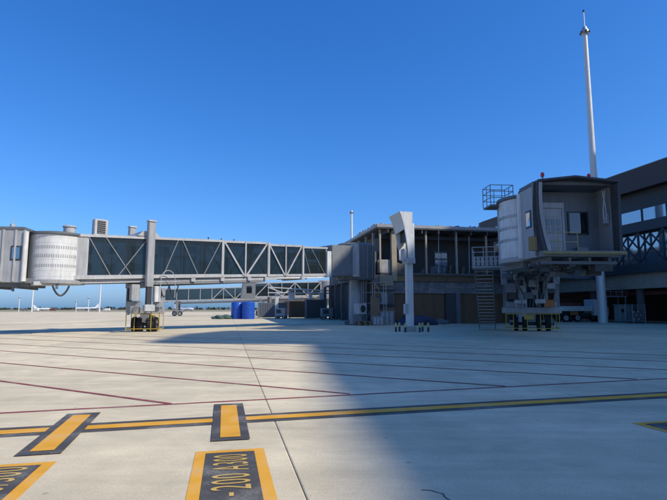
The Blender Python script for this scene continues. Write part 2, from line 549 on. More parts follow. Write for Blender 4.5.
def stand_panel(corner, ang, width, length, bw, label, texts):
    """corner = far left corner; local x to the right, local y towards the far side"""
    t = empty('stand_panel', (corner[0], corner[1], 0), ang)
    tag(t, label, 'ground marking', 'aircraft type panels painted on the apron')
    o = flat([(0, 0), (width, 0), (width, -length), (0, -length)], 0.004, 'yellow_border', 'yellow_paint', t)
    flat([(bw, -bw * 0.9), (width - bw, -bw * 0.9), (width - bw, -length + bw), (bw, -length + bw)], 0.008, 'black_field', 'black_paint', t)
    for body, y, ln in texts:
        hgt = width - 2 * bw - 0.17
        # reading direction runs away from the camera, letter tops to the left
        T = Matrix(((0, -1, 0, width / 2 + hgt / 2), (1, 0, 0, y), (0, 0, 1, 0.0125), (0, 0, 0, 1)))
        text_mesh(body, 'lettering', T, ln, hgt, 'letter_paint', t)


stand_panel((-1.55, 5.85), R(12.0), 0.76, 3.6, 0.115, 'black panel with yellow border lettered -200 A300', [('A300', -0.77, 0.55), ('200', -1.32, 0.44)])
flat([(0.36, -1.47), (0.40, -1.47), (0.40, -1.385), (0.36, -1.385)], 0.0125, 'hyphen', 'letter_paint', bpy.data.objects['stand_panel'])
stand_panel((-3.66, 5.33), R(13.0), 0.76, 3.2, 0.115, 'black panel with yellow border lettered 200/300 at the left edge of the photo', [('200/300', -1.22, 1.06)])
stand_panel((4.20, 7.28), R(14.0), 0.76, 2.6, 0.115, 'black and yellow painted panel lying in the shade by the right edge', [])

rl = [((-22, 2.9), (40, 21.5), 'long dark red line running beside the yellow guide line')]
hatch = [((-2.77, 8.73), (-0.577, 1), 18, 'first dark red hatch line, nearest the yellow stop bars'),
         ((0.31, 9.73), (-0.535, 1), 26, 'second dark red hatch line from the yellow stop bars'),
         ((3.57, 10.66), (-0.543, 1), 32, 'third dark red hatch line from the yellow stop bars'),
         ((6.95, 11.72), (-0.525, 1), 38, 'fourth dark red hatch line from the yellow stop bars'),
         ((10.3, 12.72), (-0.53, 1), 42, 'fifth dark red hatch line from the yellow stop bars'),
         ((13.7, 13.73), (-0.53, 1), 44, 'sixth dark red hatch line from the yellow stop bars'),
         ((17.1, 14.75), (-0.53, 1), 46, 'seventh dark red hatch line, most distant of the hatching')]
p, q, lab = rl[0]
o = strip((-11, 6.2), (30, 18.55), 0.095, 0.004, 'red_line', 'red_paint')
tag(o, lab, 'ground marking', 'red apron lines')
for (hx, hy), (sl, _), ln, lab in hatch:
    d = Vector((-1, -sl)).normalized()
    o = strip((hx, hy), (hx + d.x * ln, hy + d.y * ln), 0.095, 0.007, 'red_line', 'red_paint')
    tag(o, lab, 'ground marking', 'red apron lines')

cr = [(0.78, 4.66), (0.86, 4.655), (0.91, 4.60), (0.955, 4.57), (0.95, 4.49), (0.99, 4.40)]
m = MB()
for a, b in zip(cr[:-1], cr[1:]):
    d = (Vector(b) - Vector(a)).normalized() * 0.006
    m.add([(a[0] + d.y, a[1] - d.x, 0.004), (b[0] + d.y, b[1] - d.x, 0.004), (b[0] - d.y, b[1] + d.x, 0.004), (a[0] - d.y, a[1] + d.x, 0.004)], [(0, 1, 2, 3)])
m.build('crack', 'joint', apron)


# ------------------------------------------------------------------ jet bridges
def arc_slots(m, r, z0, z1, a0, a1, step, wid):
    a = a0
    while a < a1:
        c, s_ = math.cos(a), math.sin(a)
        da = wid / r / 2
        pts = []
        for aa, rr in ((a - da, r), (a + da, r), (a + da, r + 0.012), (a - da, r + 0.012)):
            pts.append((math.cos(aa) * rr, math.sin(aa) * rr))
        m.prism(pts, 'z', z0, z1)
        a += step


def cab(br, T, h, r, hw, yo, x0, xf, drum_arc, detail=True, hood='fabric_dark', frames=True, wx=0.25):
    """drum at the origin, opening towards local +x, floor at z = 0"""
    # the round drum of slatted curtain
    d = MB(T).lathe([(r, -0.12), (r, h - 0.35)], n=40).build('drum', 'white_metal', br, True)
    MB(T).lathe([(r + 0.08, -0.30), (r + 0.10, -0.22), (r + 0.10, -0.08), (r + 0.03, -0.05)], n=40).build('drum_ring', 'panel_grey', d, True)
    MB(T).lathe([(r + 0.04, h - 0.38), (r + 0.12, h - 0.33), (r + 0.12, h - 0.20), (r * 0.6, h - 0.08)], n=40).build('drum_roof', 'slate_grey', d, True)
    # curtain seams
    m = MB(T)
    for k in range(1, 9):
        z = h * k / 9.0 - 0.2
        m.lathe([(r + 0.004, z - 0.008), (r + 0.01, z), (r + 0.004, z + 0.008)], n=40)
    m.build('curtain_seam', 'white_metal', d)
    for fz in (0.26, 0.45, 0.63):
        m = MB(T)
        arc_slots(m, r + 0.002, h * fz - 0.09, h * fz + 0.09, drum_arc[0], drum_arc[1], 0.13 / r, 0.055)
        m.build('vent_row', 'panel_grey', d)
    # vertical edge frames of the drum
    for a in (drum_arc if frames else ()):
        m = MB(T)
        c, s_ = math.cos(a), math.sin(a)
        m.bar((c * (r + 0.05), s_ * (r + 0.05), -0.2), (c * (r + 0.05), s_ * (r + 0.05), h - 0.25), 0.2, 0.2)
        m.build('drum_frame', 'panel_grey', br)
    # cab floor and bumper
    MB(T).prism([(x0 - 1.0, yo - hw), (xf - 0.25, yo - hw), (xf - 0.1, yo - hw + 0.3), (xf - 0.1, yo + hw - 0.3), (xf - 0.25, yo + hw), (x0 - 1.0, yo + hw)], 'z', -0.28, 0.0).build('cab_floor', 'mid_grey', br)
    bm_ = MB(T)
    bm_.tube((xf + 0.0, yo - hw, -0.12), (xf + 0.0, yo + hw + 0.1, -0.12), 0.10, n=12)
    bm_.build('bumper', 'bumper', br, True)
    m = MB(T)
    for yy in (-0.75, -0.25, 0.25, 0.75):
        m.bar((x0 - 0.6, yo + yy * hw, -0.40), (xf - 0.4, yo + yy * hw, -0.40), 0.12, 0.22)
    for xx in (x0, (x0 + xf) / 2, xf - 0.5):
        m.bar((xx, yo - hw + 0.1, -0.56), (xx, yo + hw - 0.1, -0.56), 0.12, 0.14)
    m.build('floor_beams', 'slate_grey', br)
    xw = x0 + 1.25          # bellows start here
    # side walls
    for sgn in (-1, 1):
        w = MB(T).box(x0 - 0.4, xw, yo + sgn * hw - 0.05, yo + sgn * hw + 0.05, -0.26, h - 0.15).build('side_wall', 'panel_grey', br)
        zc = h * 0.52
        MB(T).box(x0 + wx, x0 + wx + 0.6, yo + sgn * (hw + 0.06) - 0.02, yo + sgn * (hw + 0.06) + 0.02, zc - 0.55, zc + 0.35).build('window_frame', 'dark_metal', w)
        MB(T).box(x0 + wx + 0.08, x0 + wx + 0.52, yo + sgn * (hw + 0.075) - 0.02, yo + sgn * (hw + 0.075) + 0.02, zc - 0.46, zc + 0.26).build('window_pane', 'sky_glass', w)
        MB(T).tube((x0 - 0.42, yo + sgn * (hw + 0.06), -0.2), (x0 - 0.42, yo + sgn * (hw + 0.06), h - 0.25), 0.15, n=14).build('corner_post', 'white_metal', br, True)
        MB(T).bar((xw, yo + sgn * (hw + 0.03), -0.2), (xw, yo + sgn * (hw + 0.03), h - 0.1), 0.16, 0.16).build('hood_frame', 'mid_grey', br)
    # back wall of the cab as seen through the opening
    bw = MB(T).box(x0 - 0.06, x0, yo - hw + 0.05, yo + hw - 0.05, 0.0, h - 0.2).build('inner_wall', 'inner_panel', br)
    MB(T).box(x0 - 0.3, xw + 0.1, yo - hw - 0.1, yo + hw + 0.1, h - 0.14, h + 0.02).build('cab_roof', 'slate_grey', br)
    if detail:
        # roller door with two window rows, to the left seen from outside
        dy0, dy1 = yo - hw + 0.72, yo - hw + 2.0
        dr = MB(T).box(x0, x0 + 0.05, dy0, dy1, 0.05, 2.45).build('door', 'light_grey', br)
        MB(T).box(x0, x0 + 0.09, dy0 - 0.1, dy0, 0.0, 2.55).build('door_jamb', 'light_grey', dr)
        MB(T).box(x0, x0 + 0.09, dy1, dy1 + 0.1, 0.0, 2.55).build('door_jamb', 'light_grey', dr)
        MB(T).box(x0, x0 + 0.12, dy0 - 0.1, dy1 + 0.1, 2.46, 2.75).build('door_housing', 'light_grey', dr)
        for k in range(4):
            ya = dy0 + 0.1 + k * (dy1 - dy0 - 0.12) / 4
            yb = ya + (dy1 - dy0 - 0.12) / 4 - 0.07
            for zz in (1.10, 1.52):
                MB(T).box(x0 + 0.05, x0 + 0.07, ya, yb, zz, zz + 0.36).build('door_pane', 'dark_glass', dr)
        for zz in (0.35, 0.72, 2.0):
            MB(T).box(x0 + 0.05, x0 + 0.075, dy0 + 0.04, dy1 - 0.04, zz, zz + 0.05).build('door_rail', 'light_grey', dr)
        # operator window
        wy0, wy1 = yo + hw - 1.75, yo + hw - 0.62
        wf = MB(T).box(x0, x0 + 0.06, wy0, wy1, 1.05, 2.3).build('operator_window', 'dark_metal', br)
        MB(T).box(x0 + 0.06, x0 + 0.075, wy0 + 0.08, wy1 - 0.08, 1.13, 2.22).build('window_pane', 'dark_glass', wf)
        # yellow safety rail over the opening
        m = MB(T)
        for zz in (0.55, 1.05):
            m.tube((x0 + 0.9, yo - hw + 0.3, zz), (x0 + 0.9, yo - hw + 2.3, zz), 0.02, n=6)
        for yy in (0.3, 1.3, 2.3):
            m.tube((x0 + 0.9, yo - hw + yy, 0), (x0 + 0.9, yo - hw + yy, 1.05), 0.02, n=6)
        m.build('safety_rail', 'pale_yellow', br)
        # hanging hose loop and small boxes on the inner right side
        pts = []
        for k in range(15):
            tt = k / 14.0
            pts.append((xw - 0.15, yo + hw - 0.28 - 0.22 * math.sin(tt * math.pi * 2) * 0.5 - 0.15 * tt, h - 0.35 - 1.55 * math.sin(tt * math.pi)))
        MB(T).path(pts, 0.035, 7).build('hose', 'light_grey', br, True)
        MB(T).cbox(xw - 0.4, xw - 0.2, yo + hw - 0.4, yo + hw - 0.1, 1.5, 2.05, 0.02).build('control_box', 'panel_grey', br)
        MB(T).cbox(x0 + 0.15, x0 + 0.45, yo + hw - 1.5, yo + hw - 0.9, 0.0, 0.35, 0.03).build('floor_box', 'mid_grey', br)
    MB(T).prism([(yo - hw, h - 0.16), (yo + hw, h - 0.16), (yo + hw, h - 0.05), (yo - hw * 0.1, h + 0.2), (yo - hw, h - 0.05)], 'x', xw + 0.0, xw + 0.06).build('hood_gable', hood, br)
    # pleated hood: stepped ribs, each a folded frame leaning out and in
    N_ = 6
    for k in range(N_):
        xa = xw + 0.05 + (xf - xw - 0.05) * k / N_
        xb = xa + (xf - xw) / N_ * 0.95
        e = 0.10 + 0.05 * math.sin(k * 2.1)
        for sgn in (-1, 1):
            lean = 0.16 * (k / N_) if sgn < 0 else -0.05 * (k / N_)
            yb_ = yo + sgn * hw
            # rises straight, leans towards the bottom
            m = MB(T)
            xt = xa + 0.02 * k; xm = (xa + xb) / 2
            rows = []
            for q in range(7):
                z = -0.02 + (h - 0.12) * q / 6.0
                sh = lean * 2.2 * (1 - q / 6.0) ** 1.6 * (-sgn) * (1 if sgn < 0 else -1)
                bow = 0.05 * math.sin(q / 6.0 * math.pi)
                y = yb_ + sh * (1 if sgn < 0 else 1) + sgn * bow
                fx = -0.12 * math.sin(q / 6.0 * math.pi)
                rows.append([(xa + fx, y, z), (xm + fx, y + sgn * e, z), (xb + fx, y, z), (xb + fx, y - sgn * 0.1, z), (xa + fx, y - sgn * 0.1, z)])
            vs = [p_ for r_ in rows for p_ in r_]
            fs = []
            for q in range(6):
                for i in range(5):
                    j = (i + 1) % 5
                    fs.append((q * 5 + i, q * 5 + j, q * 5 + 5 + j, q * 5 + 5 + i))
            fs.append((0, 1, 2, 3, 4)); fs.append((34, 33, 32, 31, 30))
            m.add(vs, fs)
            m.build('hood_pleat', hood if not (k == N_ - 1 and sgn < 0) else 'fabric_light', br)
        # top rib, shallow ridge
        m = MB(T)
        zt = h - 0.10
        m.add([(xa, yo - hw - 0.03, zt), (xa, yo - hw * 0.1, zt + 0.22), (xa, yo + hw + 0.03, zt), (xb, yo - hw - 0.03, zt), (xb, yo - hw * 0.1, zt + 0.22), (xb, yo + hw + 0.03, zt),
               (xa, yo - hw - 0.03, zt + 0.1 + e * .3), (xa, yo - hw * 0.1, zt + 0.32 + e * .3), (xa, yo + hw + 0.03, zt + 0.1 + e * .3), (xb, yo - hw - 0.03, zt + 0.1), (xb, yo - hw * 0.1, zt + 0.32), (xb, yo + hw + 0.03, zt + 0.1)],
              [(0, 3, 4, 1), (1, 4, 5, 2), (6, 7, 10, 9), (7, 8, 11, 10), (0, 1, 7, 6), (1, 2, 8, 7), (3, 9, 10, 4), (4, 10, 11, 5), (0, 6, 9, 3), (2, 5, 11, 8)])
        m.build('hood_top', hood, br)


def section(br, s0, s1, zb, hb, ht, hw, posts, diags, glassmat='tunnel_glass', frame='light_grey', outer=False, pw=0.10, dw=0.07, far_side=True, brace=None):
    """telescoping tunnel section between s0 and s1; hb/ht heights of bottom and top chord"""
    zt = lambda s: zb(s) + ht
    # floor pan and roof
    MB().prism([(s0, zb(s0) + 0.02), (s1, zb(s1) + 0.02), (s1, zb(s1) + 0.2), (s0, zb(s0) + 0.2)], 'y', -hw + 0.1, hw - 0.1).build('tunnel_floor', 'slate_grey', br)
    MB().prism([(s0, zt(s0) - 0.14), (s1, zt(s1) - 0.14), (s1, zt(s1) + 0.03), (s0, zt(s0) + 0.03)], 'y', -hw + 0.05, hw - 0.05).build('tunnel_roof', 'panel_grey', br)
    for sg in ((-1, 1) if far_side else (-1,)):
        y = sg * hw
        MB().prism([(s0, zb(s0)), (s1, zb(s1)), (s1, zb(s1) + hb), (s0, zb(s0) + hb)], 'y', y - 0.08, y + 0.08).build('bottom_chord', frame, br)
        MB().prism([(s0, zt(s0) - 0.16), (s1, zt(s1) - 0.16), (s1, zt(s1)), (s0, zt(s0))], 'y', y - 0.085, y + 0.085).build('top_chord', frame, br)
        yt = y + sg * (0.10 if outer else -0.07)      # truss stands outside or inside the glass
        for s in posts:
            big = s in (posts[0], posts[-1])
            w_ = pw * (1.7 if big else 1.0)
            MB().prism([(s - w_ / 2, zb(s) + 0.02), (s + w_ / 2, zb(s) + 0.02), (s + w_ / 2, zt(s) - 0.02), (s - w_ / 2, zt(s) - 0.02)], 'y', yt - 0.055 - 0.03 * big, yt + 0.055 + 0.03 * big).build('post', frame, br)
        for (sa, za, sb, zb_) in diags:
            pa = (sa, yt + 0.002 * sg, zb(sa) + (hb * 0.5 if za == 0 else ht - 0.1))
            pb = (sb, yt + 0.002 * sg, zb(sb) + (hb * 0.5 if zb_ == 0 else ht - 0.1))
            if brace:      # slim bracing fixed just outside the glass
                pa = (pa[0], y + sg * 0.045, pa[2]); pb = (pb[0], y + sg * 0.045, pb[2])
            MB().bar(pa, pb, 0.05 if brace else 0.08, dw).build('brace', brace or frame, br)
        for a, b in zip(posts[:-1], posts[1:]):
            MB().prism([(a + 0.01, zb(a) + hb - 0.03), (b - 0.01, zb(b) + hb - 0.03), (b - 0.01, zt(b) - 0.13), (a + 0.01, zt(a) - 0.13)], 'y', y - 0.012, y + 0.012).build('glass_pane', glassmat, br)


def wheel(br, T, x, y, z, r, w):
    t = MB(T)
    prof = [(r * 0.62, -w / 2), (r * 0.93, -w / 2), (r, -w * 0.36), (r, w * 0.36), (r * 0.93, w / 2), (r * 0.62, w / 2)]
    vs = []; n = 24
    for rr, yy in prof:
        for i in range(n):
            a = 2 * math.pi * i / n
            vs.append((x + rr * math.cos(a), y + yy, z + rr * math.sin(a)))
    fs = []
    for k in range(len(prof)):
        k2 = (k + 1) % len(prof)
        for i in range(n):
            j = (i + 1) % n
            fs.append((k * n + i, k * n + j, k2 * n + j, k2 * n + i))
    t.add(vs, fs)
    wo = t.build('wheel', 'rubber', br, True)
    MB(T).tube((x, y - w * 0.38, z), (x, y + w * 0.38, z), r * 0.62, n=20).build('rim', 'light_grey', wo, True)
    MB(T).tube((x, y - w * 0.52, z), (x, y + w * 0.52, z), r * 0.22, n=12).build('hub', 'mid_grey', wo, True)


def bogie(br, T, span, gmat='guard_yellow', gx=1.0):
    """axle across local y; span = half width"""
    for yy in (-span * 0.62, -span * 0.28, span * 0.28, span * 0.62):
        wheel(br, T, 0, yy, 0.52, 0.52, 0.32)
    m = MB(T)
    m.tube((0, -span * 0.85, 0.52), (0, span * 0.85, 0.52), 0.12, n=12)
    m.build('axle', 'dark_metal', br, True)
    m = MB(T)
    m.cbox(-0.28, 0.28, -span * 1.15, span * 1.15, 1.30, 1.72, 0.04)
    m.build('bogie_beam', 'panel_grey', br)
    m = MB(T)
    m.cbox(-0.24, 0.24, -0.3, 0.3, 0.66, 1.30, 0.04)
    m.build('pivot', 'mid_grey', br)
    for yy in (-span * 0.8, span * 0.8):
        m = MB(T); m.cbox(-0.2, 0.5, yy - 0.32, yy + 0.32, 1.74, 2.15, 0.04)
        m.build('motor_box', 'panel_grey', br)
    # guard rails round the wheels
    g = MB(T)
    X, Y = gx, span * 1.0
    for zz in (0.22, 1.25):
        pts = [(-X, -Y), (X, -Y), (X, Y), (-X, Y)]
        for a, b in zip(pts, pts[1:] + pts[:1]):
            g.bar((*a, zz), (*b, zz), 0.045, 0.05)
    for a in ((-X, -Y), (X, -Y), (X, Y), (-X, Y), (-X, -Y * 0.72), (-X, Y * 0.72), (-X, Y * 0.2), (X, -Y * 0.5), (X, Y * 0.5), (-X, -Y * 0.3)):
        g.bar((*a, 0.08), (*a, 1.3), 0.045, 0.045)
    g.build('wheel_guard', gmat, br)
    MB(T).box(-X - 0.04, -X - 0.015, -0.1, 0.55, 0.85, 1.15).build('warning_plate', 'guard_yellow', br)


def hvac(br, x0, x1, y0, y1, z0, z1):
    b = MB().cbox(x0, x1, y0, y1, z0, z1, 0.04).build('air_conditioner', 'light_grey', br)
    nl = 7
    for k in range(nl):
        z = z0 + 0.15 + (z1 - z0 - 0.3) * k / (nl - 1)
        MB().bar(((x0 + 0.2), y0 - 0.02, z), ((x1 - 0.2), y0 - 0.02, z), 0.05, 0.04).build('louvre', 'mid_grey', b)
    MB().box(x0 + 0.18, x1 - 0.18, y0 - 0.012, y0 + 0.0, z0 + 0.1, z1 - 0.1).build('grille', 'dark_metal', b)


# ---- left bridge: crosses the left half of the picture
lb = empty('jet_bridge', (-14.2, 36.3, 0), R(43))
tag(lb, 'long glazed jet bridge with white round cab, sunlit, on the left', 'jet bridge', 'jet bridges')
zb = lambda s: 3.74 + 0.056 * s
# outer section with the truss behind the glass
P1 = [-3.97, -2.9, -1.44, 0.1, 1.36, 2.6, 4.2, 6.05]
D1 = [(-3.97, 1, -2.4, 0), (-2.9, 1, -1.0, 0), (0.0, 1, -2.0, 0), (2.3, 1, 1.2, 0), (2.6, 1, 4.0, 0), (5.85, 1, 4.4, 0)]
section(lb, -4.85, 6.05, zb, 0.26, 2.95, 1.45, P1, D1, pw=0.07, dw=0.06, brace='mid_grey')
MB().prism([(-4.85, zb(-4.85) + 0.2), (-4.0, zb(-4) + 0.2), (-4.0, zb(-4) + 2.82), (-4.85, zb(-4.85) + 2.82)], 'y', -1.47, 1.47).build('end_panel', 'panel_grey', lb)
P2 = [6.05, 8.19, 10.49]
D2 = [(6.2, 1, 8.1, 0), (10.35, 1, 8.3, 0)]
section(lb, 6.05, 10.49, zb, 0.22, 2.93, 1.36, P2, D2, frame='light_grey', outer=True, pw=0.12, dw=0.13)
P3 = [10.49, 12.4, 14.34]
D3 = [(10.65, 1, 12.3, 0), (14.2, 1, 12.5, 0)]
section(lb, 10.49, 14.34, zb, 0.20, 2.80, 1.28, P3, D3, frame='light_grey', outer=True, pw=0.11, dw=0.12)
P4 = [14.34, 15.4, 16.5, 17.4]
D4 = [(14.5, 1, 15.4, 0), (15.45, 1, 17.2, 0)]
section(lb, 14.34, 17.5, zb, 0.22, 2.72, 1.15, P4, D4, pw=0.05, dw=0.05, brace='mid_grey')
MB().prism([(17.4, zb(17.4) - 0.1), (17.95, zb(17.9) - 0.1), (17.95, zb(17.9) + 2.35), (17.4, zb(17.4) + 2.35)], 'y', -1.32, 1.32).build('end_panel', 'white_metal', lb)
MB().prism([(17.95, zb(18)), (21.4, zb(21)), (21.4, zb(21) + 3.0), (17.95, zb(18) + 2.95)], 'y', -1.4, 1.4).build('link_corridor', 'mid_grey', lb)
# rails and trays under the tunnel
for (a, b, dz, w, h_, mt) in ((-4.5, 11.5, -0.16, 0.16, 0.2, 'light_grey'), (0.5, 10.2, -0.36, 0.22, 0.18, 'mid_grey'), (6.5, 17.0, -0.12, 0.12, 0.14, 'white_metal')):
    for y in (-1.25, 1.25):
        MB().bar((a, y, zb(a) + dz), (b, y, zb(b) + dz), w, h_).build('under_rail', mt, lb)
MB().prism([(0.2, zb(0.2) - 0.55), (10.4, zb(10.4) - 0.45), (10.4, zb(10.4) - 0.25), (0.2, zb(0.2) - 0.28)], 'y', -0.75, 0.75).build('cable_tray', 'slate_grey', lb)
for s in (3.6, 6.1, 8.6, 10.3, 14.3):
    MB().box(s - 0.16, s + 0.16, -1.5, 1.5, zb(s) - 0.3, zb(s) - 0.02).build('cross_bearer', 'light_grey', lb)
# roof edges and kit
for (s, h_) in ((4.9, 0.22), (6.05, 0.16), (7.2, 0.14)):
    MB().tube((s, -1.2, zb(s) + 2.95), (s, -1.2, zb(s) + 2.95 + h_), 0.05, n=8).build('roof_fitting', 'dark_metal', lb)
hvac(lb, -3.45, -2.55, -0.9, -0.35, zb(-3) + 3.0, zb(-3) + 4.1)
v = MB().lathe([(0.36, 0), (0.36, 0.42), (0.42, 0.46), (0.42, 0.52), (0.28, 0.6)], (-4.95, -0.8, zb(-4.5) + 2.95), 18).build('roof_vent', 'light_grey', lb, True)
# lift columns, portal and bogie
for y, x in ((-1.75, 0.1), (1.75, 0.1)):
    c_ = MB().cbox(x - 0.25, x + 0.25, y - 0.2, y + 0.2, 3.15, 7.72, 0.04).build('lift_column', 'panel_grey', lb)
    MB().cbox(x - 0.29, x + 0.29, y - 0.24, y + 0.24, 7.74, 7.86, 0.03).build('column_cap', 'light_grey', c_)
    MB().box(x - 0.17, x + 0.17, y - 0.14, y + 0.14, 1.75, 3.15).build('inner_column', 'dark_metal', c_)
MB().prism([(-0.75, zb(0) + 2.98), (0.95, zb(0) + 2.98), (0.5, zb(0) + 3.35), (-0.35, zb(0) + 3.35)], 'y', -1.5, 1.5).build('portal_hood', 'light_grey', lb)
MB().cbox(-0.3, 0.5, -1.5, 1.5, zb(0) - 0.62, zb(0) - 0.3, 0.04).build('lift_beam', 'mid_grey', lb)
MB().cbox(-0.95, -0.35, -1.4, -0.95, 2.2, 3.3, 0.04).build('control_cabinet', 'panel_grey', lb)
MB().cbox(0.5, 0.95, -1.85, -1.4, 2.1, 3.2, 0.04).build('control_cabinet', 'white_metal', lb)
TB = rz_mat(R(-133 + 8), (0.35, -0.75, 0))
bogie(lb, TB, 1.12, 'guard_yellow', 0.72)
MB().cbox(-0.3, 0.45, -2.15, -1.8, 1.45, 1.9, 0.05).build('drive_box', 'light_grey', lb)
MB().cbox(-1.2, -0.6, -1.9, -1.5, 1.3, 1.8, 0.05).build('drive_box', 'mid_grey', lb)
MB().prism([(-1.25, 1.2), (-0.9, 1.3), (-0.4, 2.0), (-0.5, 2.15), (-1.0, 1.7)], 'y', -1.9, -1.5).build('tow_arm', 'mid_grey', lb)
# cable loop beside the column
pts = [(0.85 + 0.55 * (1 - math.cos(k / 10 * math.pi)), -1.95, 3.2 + 1.15 * math.sin(k / 10 * math.pi) ** 0.6) for k in range(11)]
MB().path([(0.85, -1.95, 1.4)] + pts + [(1.95, -1.95, 2.4)], 0.022, 7).build('cable', 'light_grey', lb, True)
for k, (sx, dr_) in enumerate(((1.0, 0.85), (1.7, 0.85))):
    pts = [(sx + 0.7 * q / 8, -1.5, zb(1) - 0.5 - dr_ * math.sin(q / 8 * math.pi)) for q in range(9)]
    MB().path(pts, 0.05, 7).build('cable', 'dark_metal', lb, True)
# hose under the cab
pts = [(-5.9 + 0.95 * q / 10, -1.5, zb(-6) - 0.35 - 0.62 * math.sin(q / 10 * math.pi) ** 0.8) for q in range(11)]
MB().path(pts, 0.06, 8).build('hose', 'dark_metal', lb, True)
# cab (turned to the left)
AX = R(180 + 9 - 43)
CT = rz_mat(AX, (-5.38, -0.05, zb(-5.6) + 0.06))
ang = R(90)
cab(lb, CT, 3.16, 1.62, 1.62, 0.0, 1.68, 4.7, (R(62), R(150)), detail=True, frames=False, wx=-0.2)
for dx_ in (1.05, 1.75):
    MB(CT).box(1.68 + dx_ - 0.95, 1.68 + dx_ - 0.85, 1.62, 1.74, -0.2, 3.0).build('wall_rib', 'light_grey', lb)
MB().prism([(-6.9, zb(-6) - 0.35), (-4.2, zb(-4.2) - 0.3), (-4.2, zb(-4.2) - 0.12), (-6.9, zb(-6) - 0.12)], 'y', -1.3, 1.3).build('cab_underframe', 'light_grey', lb)
m = MB(CT)
m.tube((2.3, 1.2, 3.1), (2.3, 1.2, 3.42), 0.14, n=12)
m.tube((2.3, 1.2, 3.42), (2.3, 1.2, 3.75), 0.03, n=6)
m.build('beacon', 'light_grey', lb, True)
for (xx, yy, dz) in ((2.0, 1.2, 0.5), (3.2, 1.0, 0.42), (-0.6, 1.4, 0.35)):
    MB(CT).tube((xx, yy, -0.3), (xx, yy, -0.3 - dz), 0.08, n=8).build('under_fitting', 'slate_grey', lb, True)
# rotunda on its column
rz0 = zb(22) + 0.0
ro = MB().lathe([(1.85, -0.45), (1.95, -0.3), (1.95, 3.1), (1.7, 3.3)], (22.4, 0, rz0), 32).build('rotunda', 'slate_grey', lb, True)
for a in range(0, 360, 24):
    c_, s_ = math.cos(R(a)), math.sin(R(a))
    MB().bar((22.4 + c_ * 1.98, s_ * 1.98, rz0 - 0.3), (22.4 + c_ * 1.98, s_ * 1.98, rz0 + 3.05), 0.1, 0.12).build('rib', 'mid_grey', ro)
MB().box(20.7, 21.1, -1.95, -1.4, rz0 - 0.2, rz0 + 3.0).build('rotunda_panel', 'light_grey', lb)
MB().tube((22.4, 0, 0), (22.4, 0, rz0 - 0.4), 0.62, 0.55, 20).build('rotunda_column', 'panel_grey', lb, True)
MB().lathe([(1.05, 0.0), (1.05, 0.35), (0.8, 0.5)], (22.4, 0, 0), 20).build('column_base', 'plaster_grey', lb, True)
b_ = MB().cbox(21.5, 22.6, -1.5, -0.7, 1.1, 2.15, 0.04).build('air_unit', 'light_grey', lb)
MB().tube((22.05, -1.53, 1.62), (22.05, -1.49, 1.62), 0.36, n=18).build('fan', 'dark_metal', b_)
MB(rz_mat(R(26), (22.4, 0, 0))).box(1.6, 8.0, -1.2, 1.2, rz0 - 0.05, rz0 + 2.9).build('link_corridor', 'slate_grey', lb)

# ---- right bridge: cab opening towards the camera
rb = empty('jet_bridge', (14.6, 37.2, 0), math.atan2(0.949, 0.316))
tag(rb, 'shaded jet bridge on the right whose empty cab opening faces the viewer', 'jet bridge', 'jet bridges')
zr = lambda s: 4.55 + 0.03 * s
P = [-7.4, -5.6, -3.7, -1.8, 0.1, 2.0, 4.0, 6.0]
section(rb, -7.6, 6.0, zr, 0.26, 3.0, 1.5, P, [(a, i % 2, b, 1 - i % 2) for i, (a, b) in enumerate(zip(P[:-1], P[1:]))], frame='panel_grey')
P = [6.0, 8.5, 11.0, 13.5, 16.0]
section(rb, 6.0, 16.0, zr, 0.24, 2.85, 1.35, P, [(a, i % 2, b, 1 - i % 2) for i, (a, b) in enumerate(zip(P[:-1], P[1:]))], frame='panel_grey', outer=True)
ro = MB().lathe([(2.0, -0.4), (2.1, -0.3), (2.1, 3.1), (1.8, 3.3)], (18.2, 0, zr(18)), 28).build('rotunda', 'slate_grey', rb, True)
MB().tube((18.2, 0, 0), (18.2, 0, zr(18) - 0.4), 0.6, n=18).build('rotunda_column', 'panel_grey', rb, True)
MB().prism([(18.2, -1.5), (27.5, -9.5), (27.5, -6.5), (19.4, 1.2)], 'z', zr(18), zr(18) + 2.9).build('link_corridor', 'slate_grey', rb)
MB().bar((-7.0, -1.2, zr(-7) - 0.2), (8.0, -1.2, zr(8) - 0.2), 0.2, 0.28).build('under_rail', 'panel_grey', rb)
MB().bar((-7.0, 1.2, zr(-7) - 0.2), (8.0, 1.2, zr(8) - 0.2), 0.2, 0.28).build('under_rail', 'panel_grey', rb)
MB().box(-6.5, 6.0, -0.6, 0.6, zr(0) - 0.62, zr(0) - 0.3).build('cable_tray', 'dark_metal', rb)
for y in (-1.8, 1.8):
    c_ = MB().cbox(-0.24, 0.24, y - 0.22, y + 0.22, 3.4, 8.0, 0.04).build('lift_column', 'panel_grey', rb)
    MB().box(-0.16, 0.16, y - 0.15, y + 0.15, 1.7, 3.4).build('inner_column', 'mid_grey', c_)
    MB().tube((-0.55, y * 0.55, 1.7), (-0.55, y * 0.55, zr(0) - 0.3), 0.15, n=14).build('lift_screw', 'panel_grey', rb, True)
    MB().tube((-0.55, y * 0.2, 1.9), (-0.75, y * 0.3, zr(0) - 0.4), 0.07, n=10).build('hydraulic_pipe', 'light_grey', rb, True)
MB().cbox(-0.35, 0.35, -2.0, 2.0, zr(0) - 0.62, zr(0) - 0.3, 0.03).build('lift_beam', 'mid_grey', rb)
bogie(rb, Matrix.Translation((0, 0, 0)), 1.78, 'guard_yellow', 1.1)
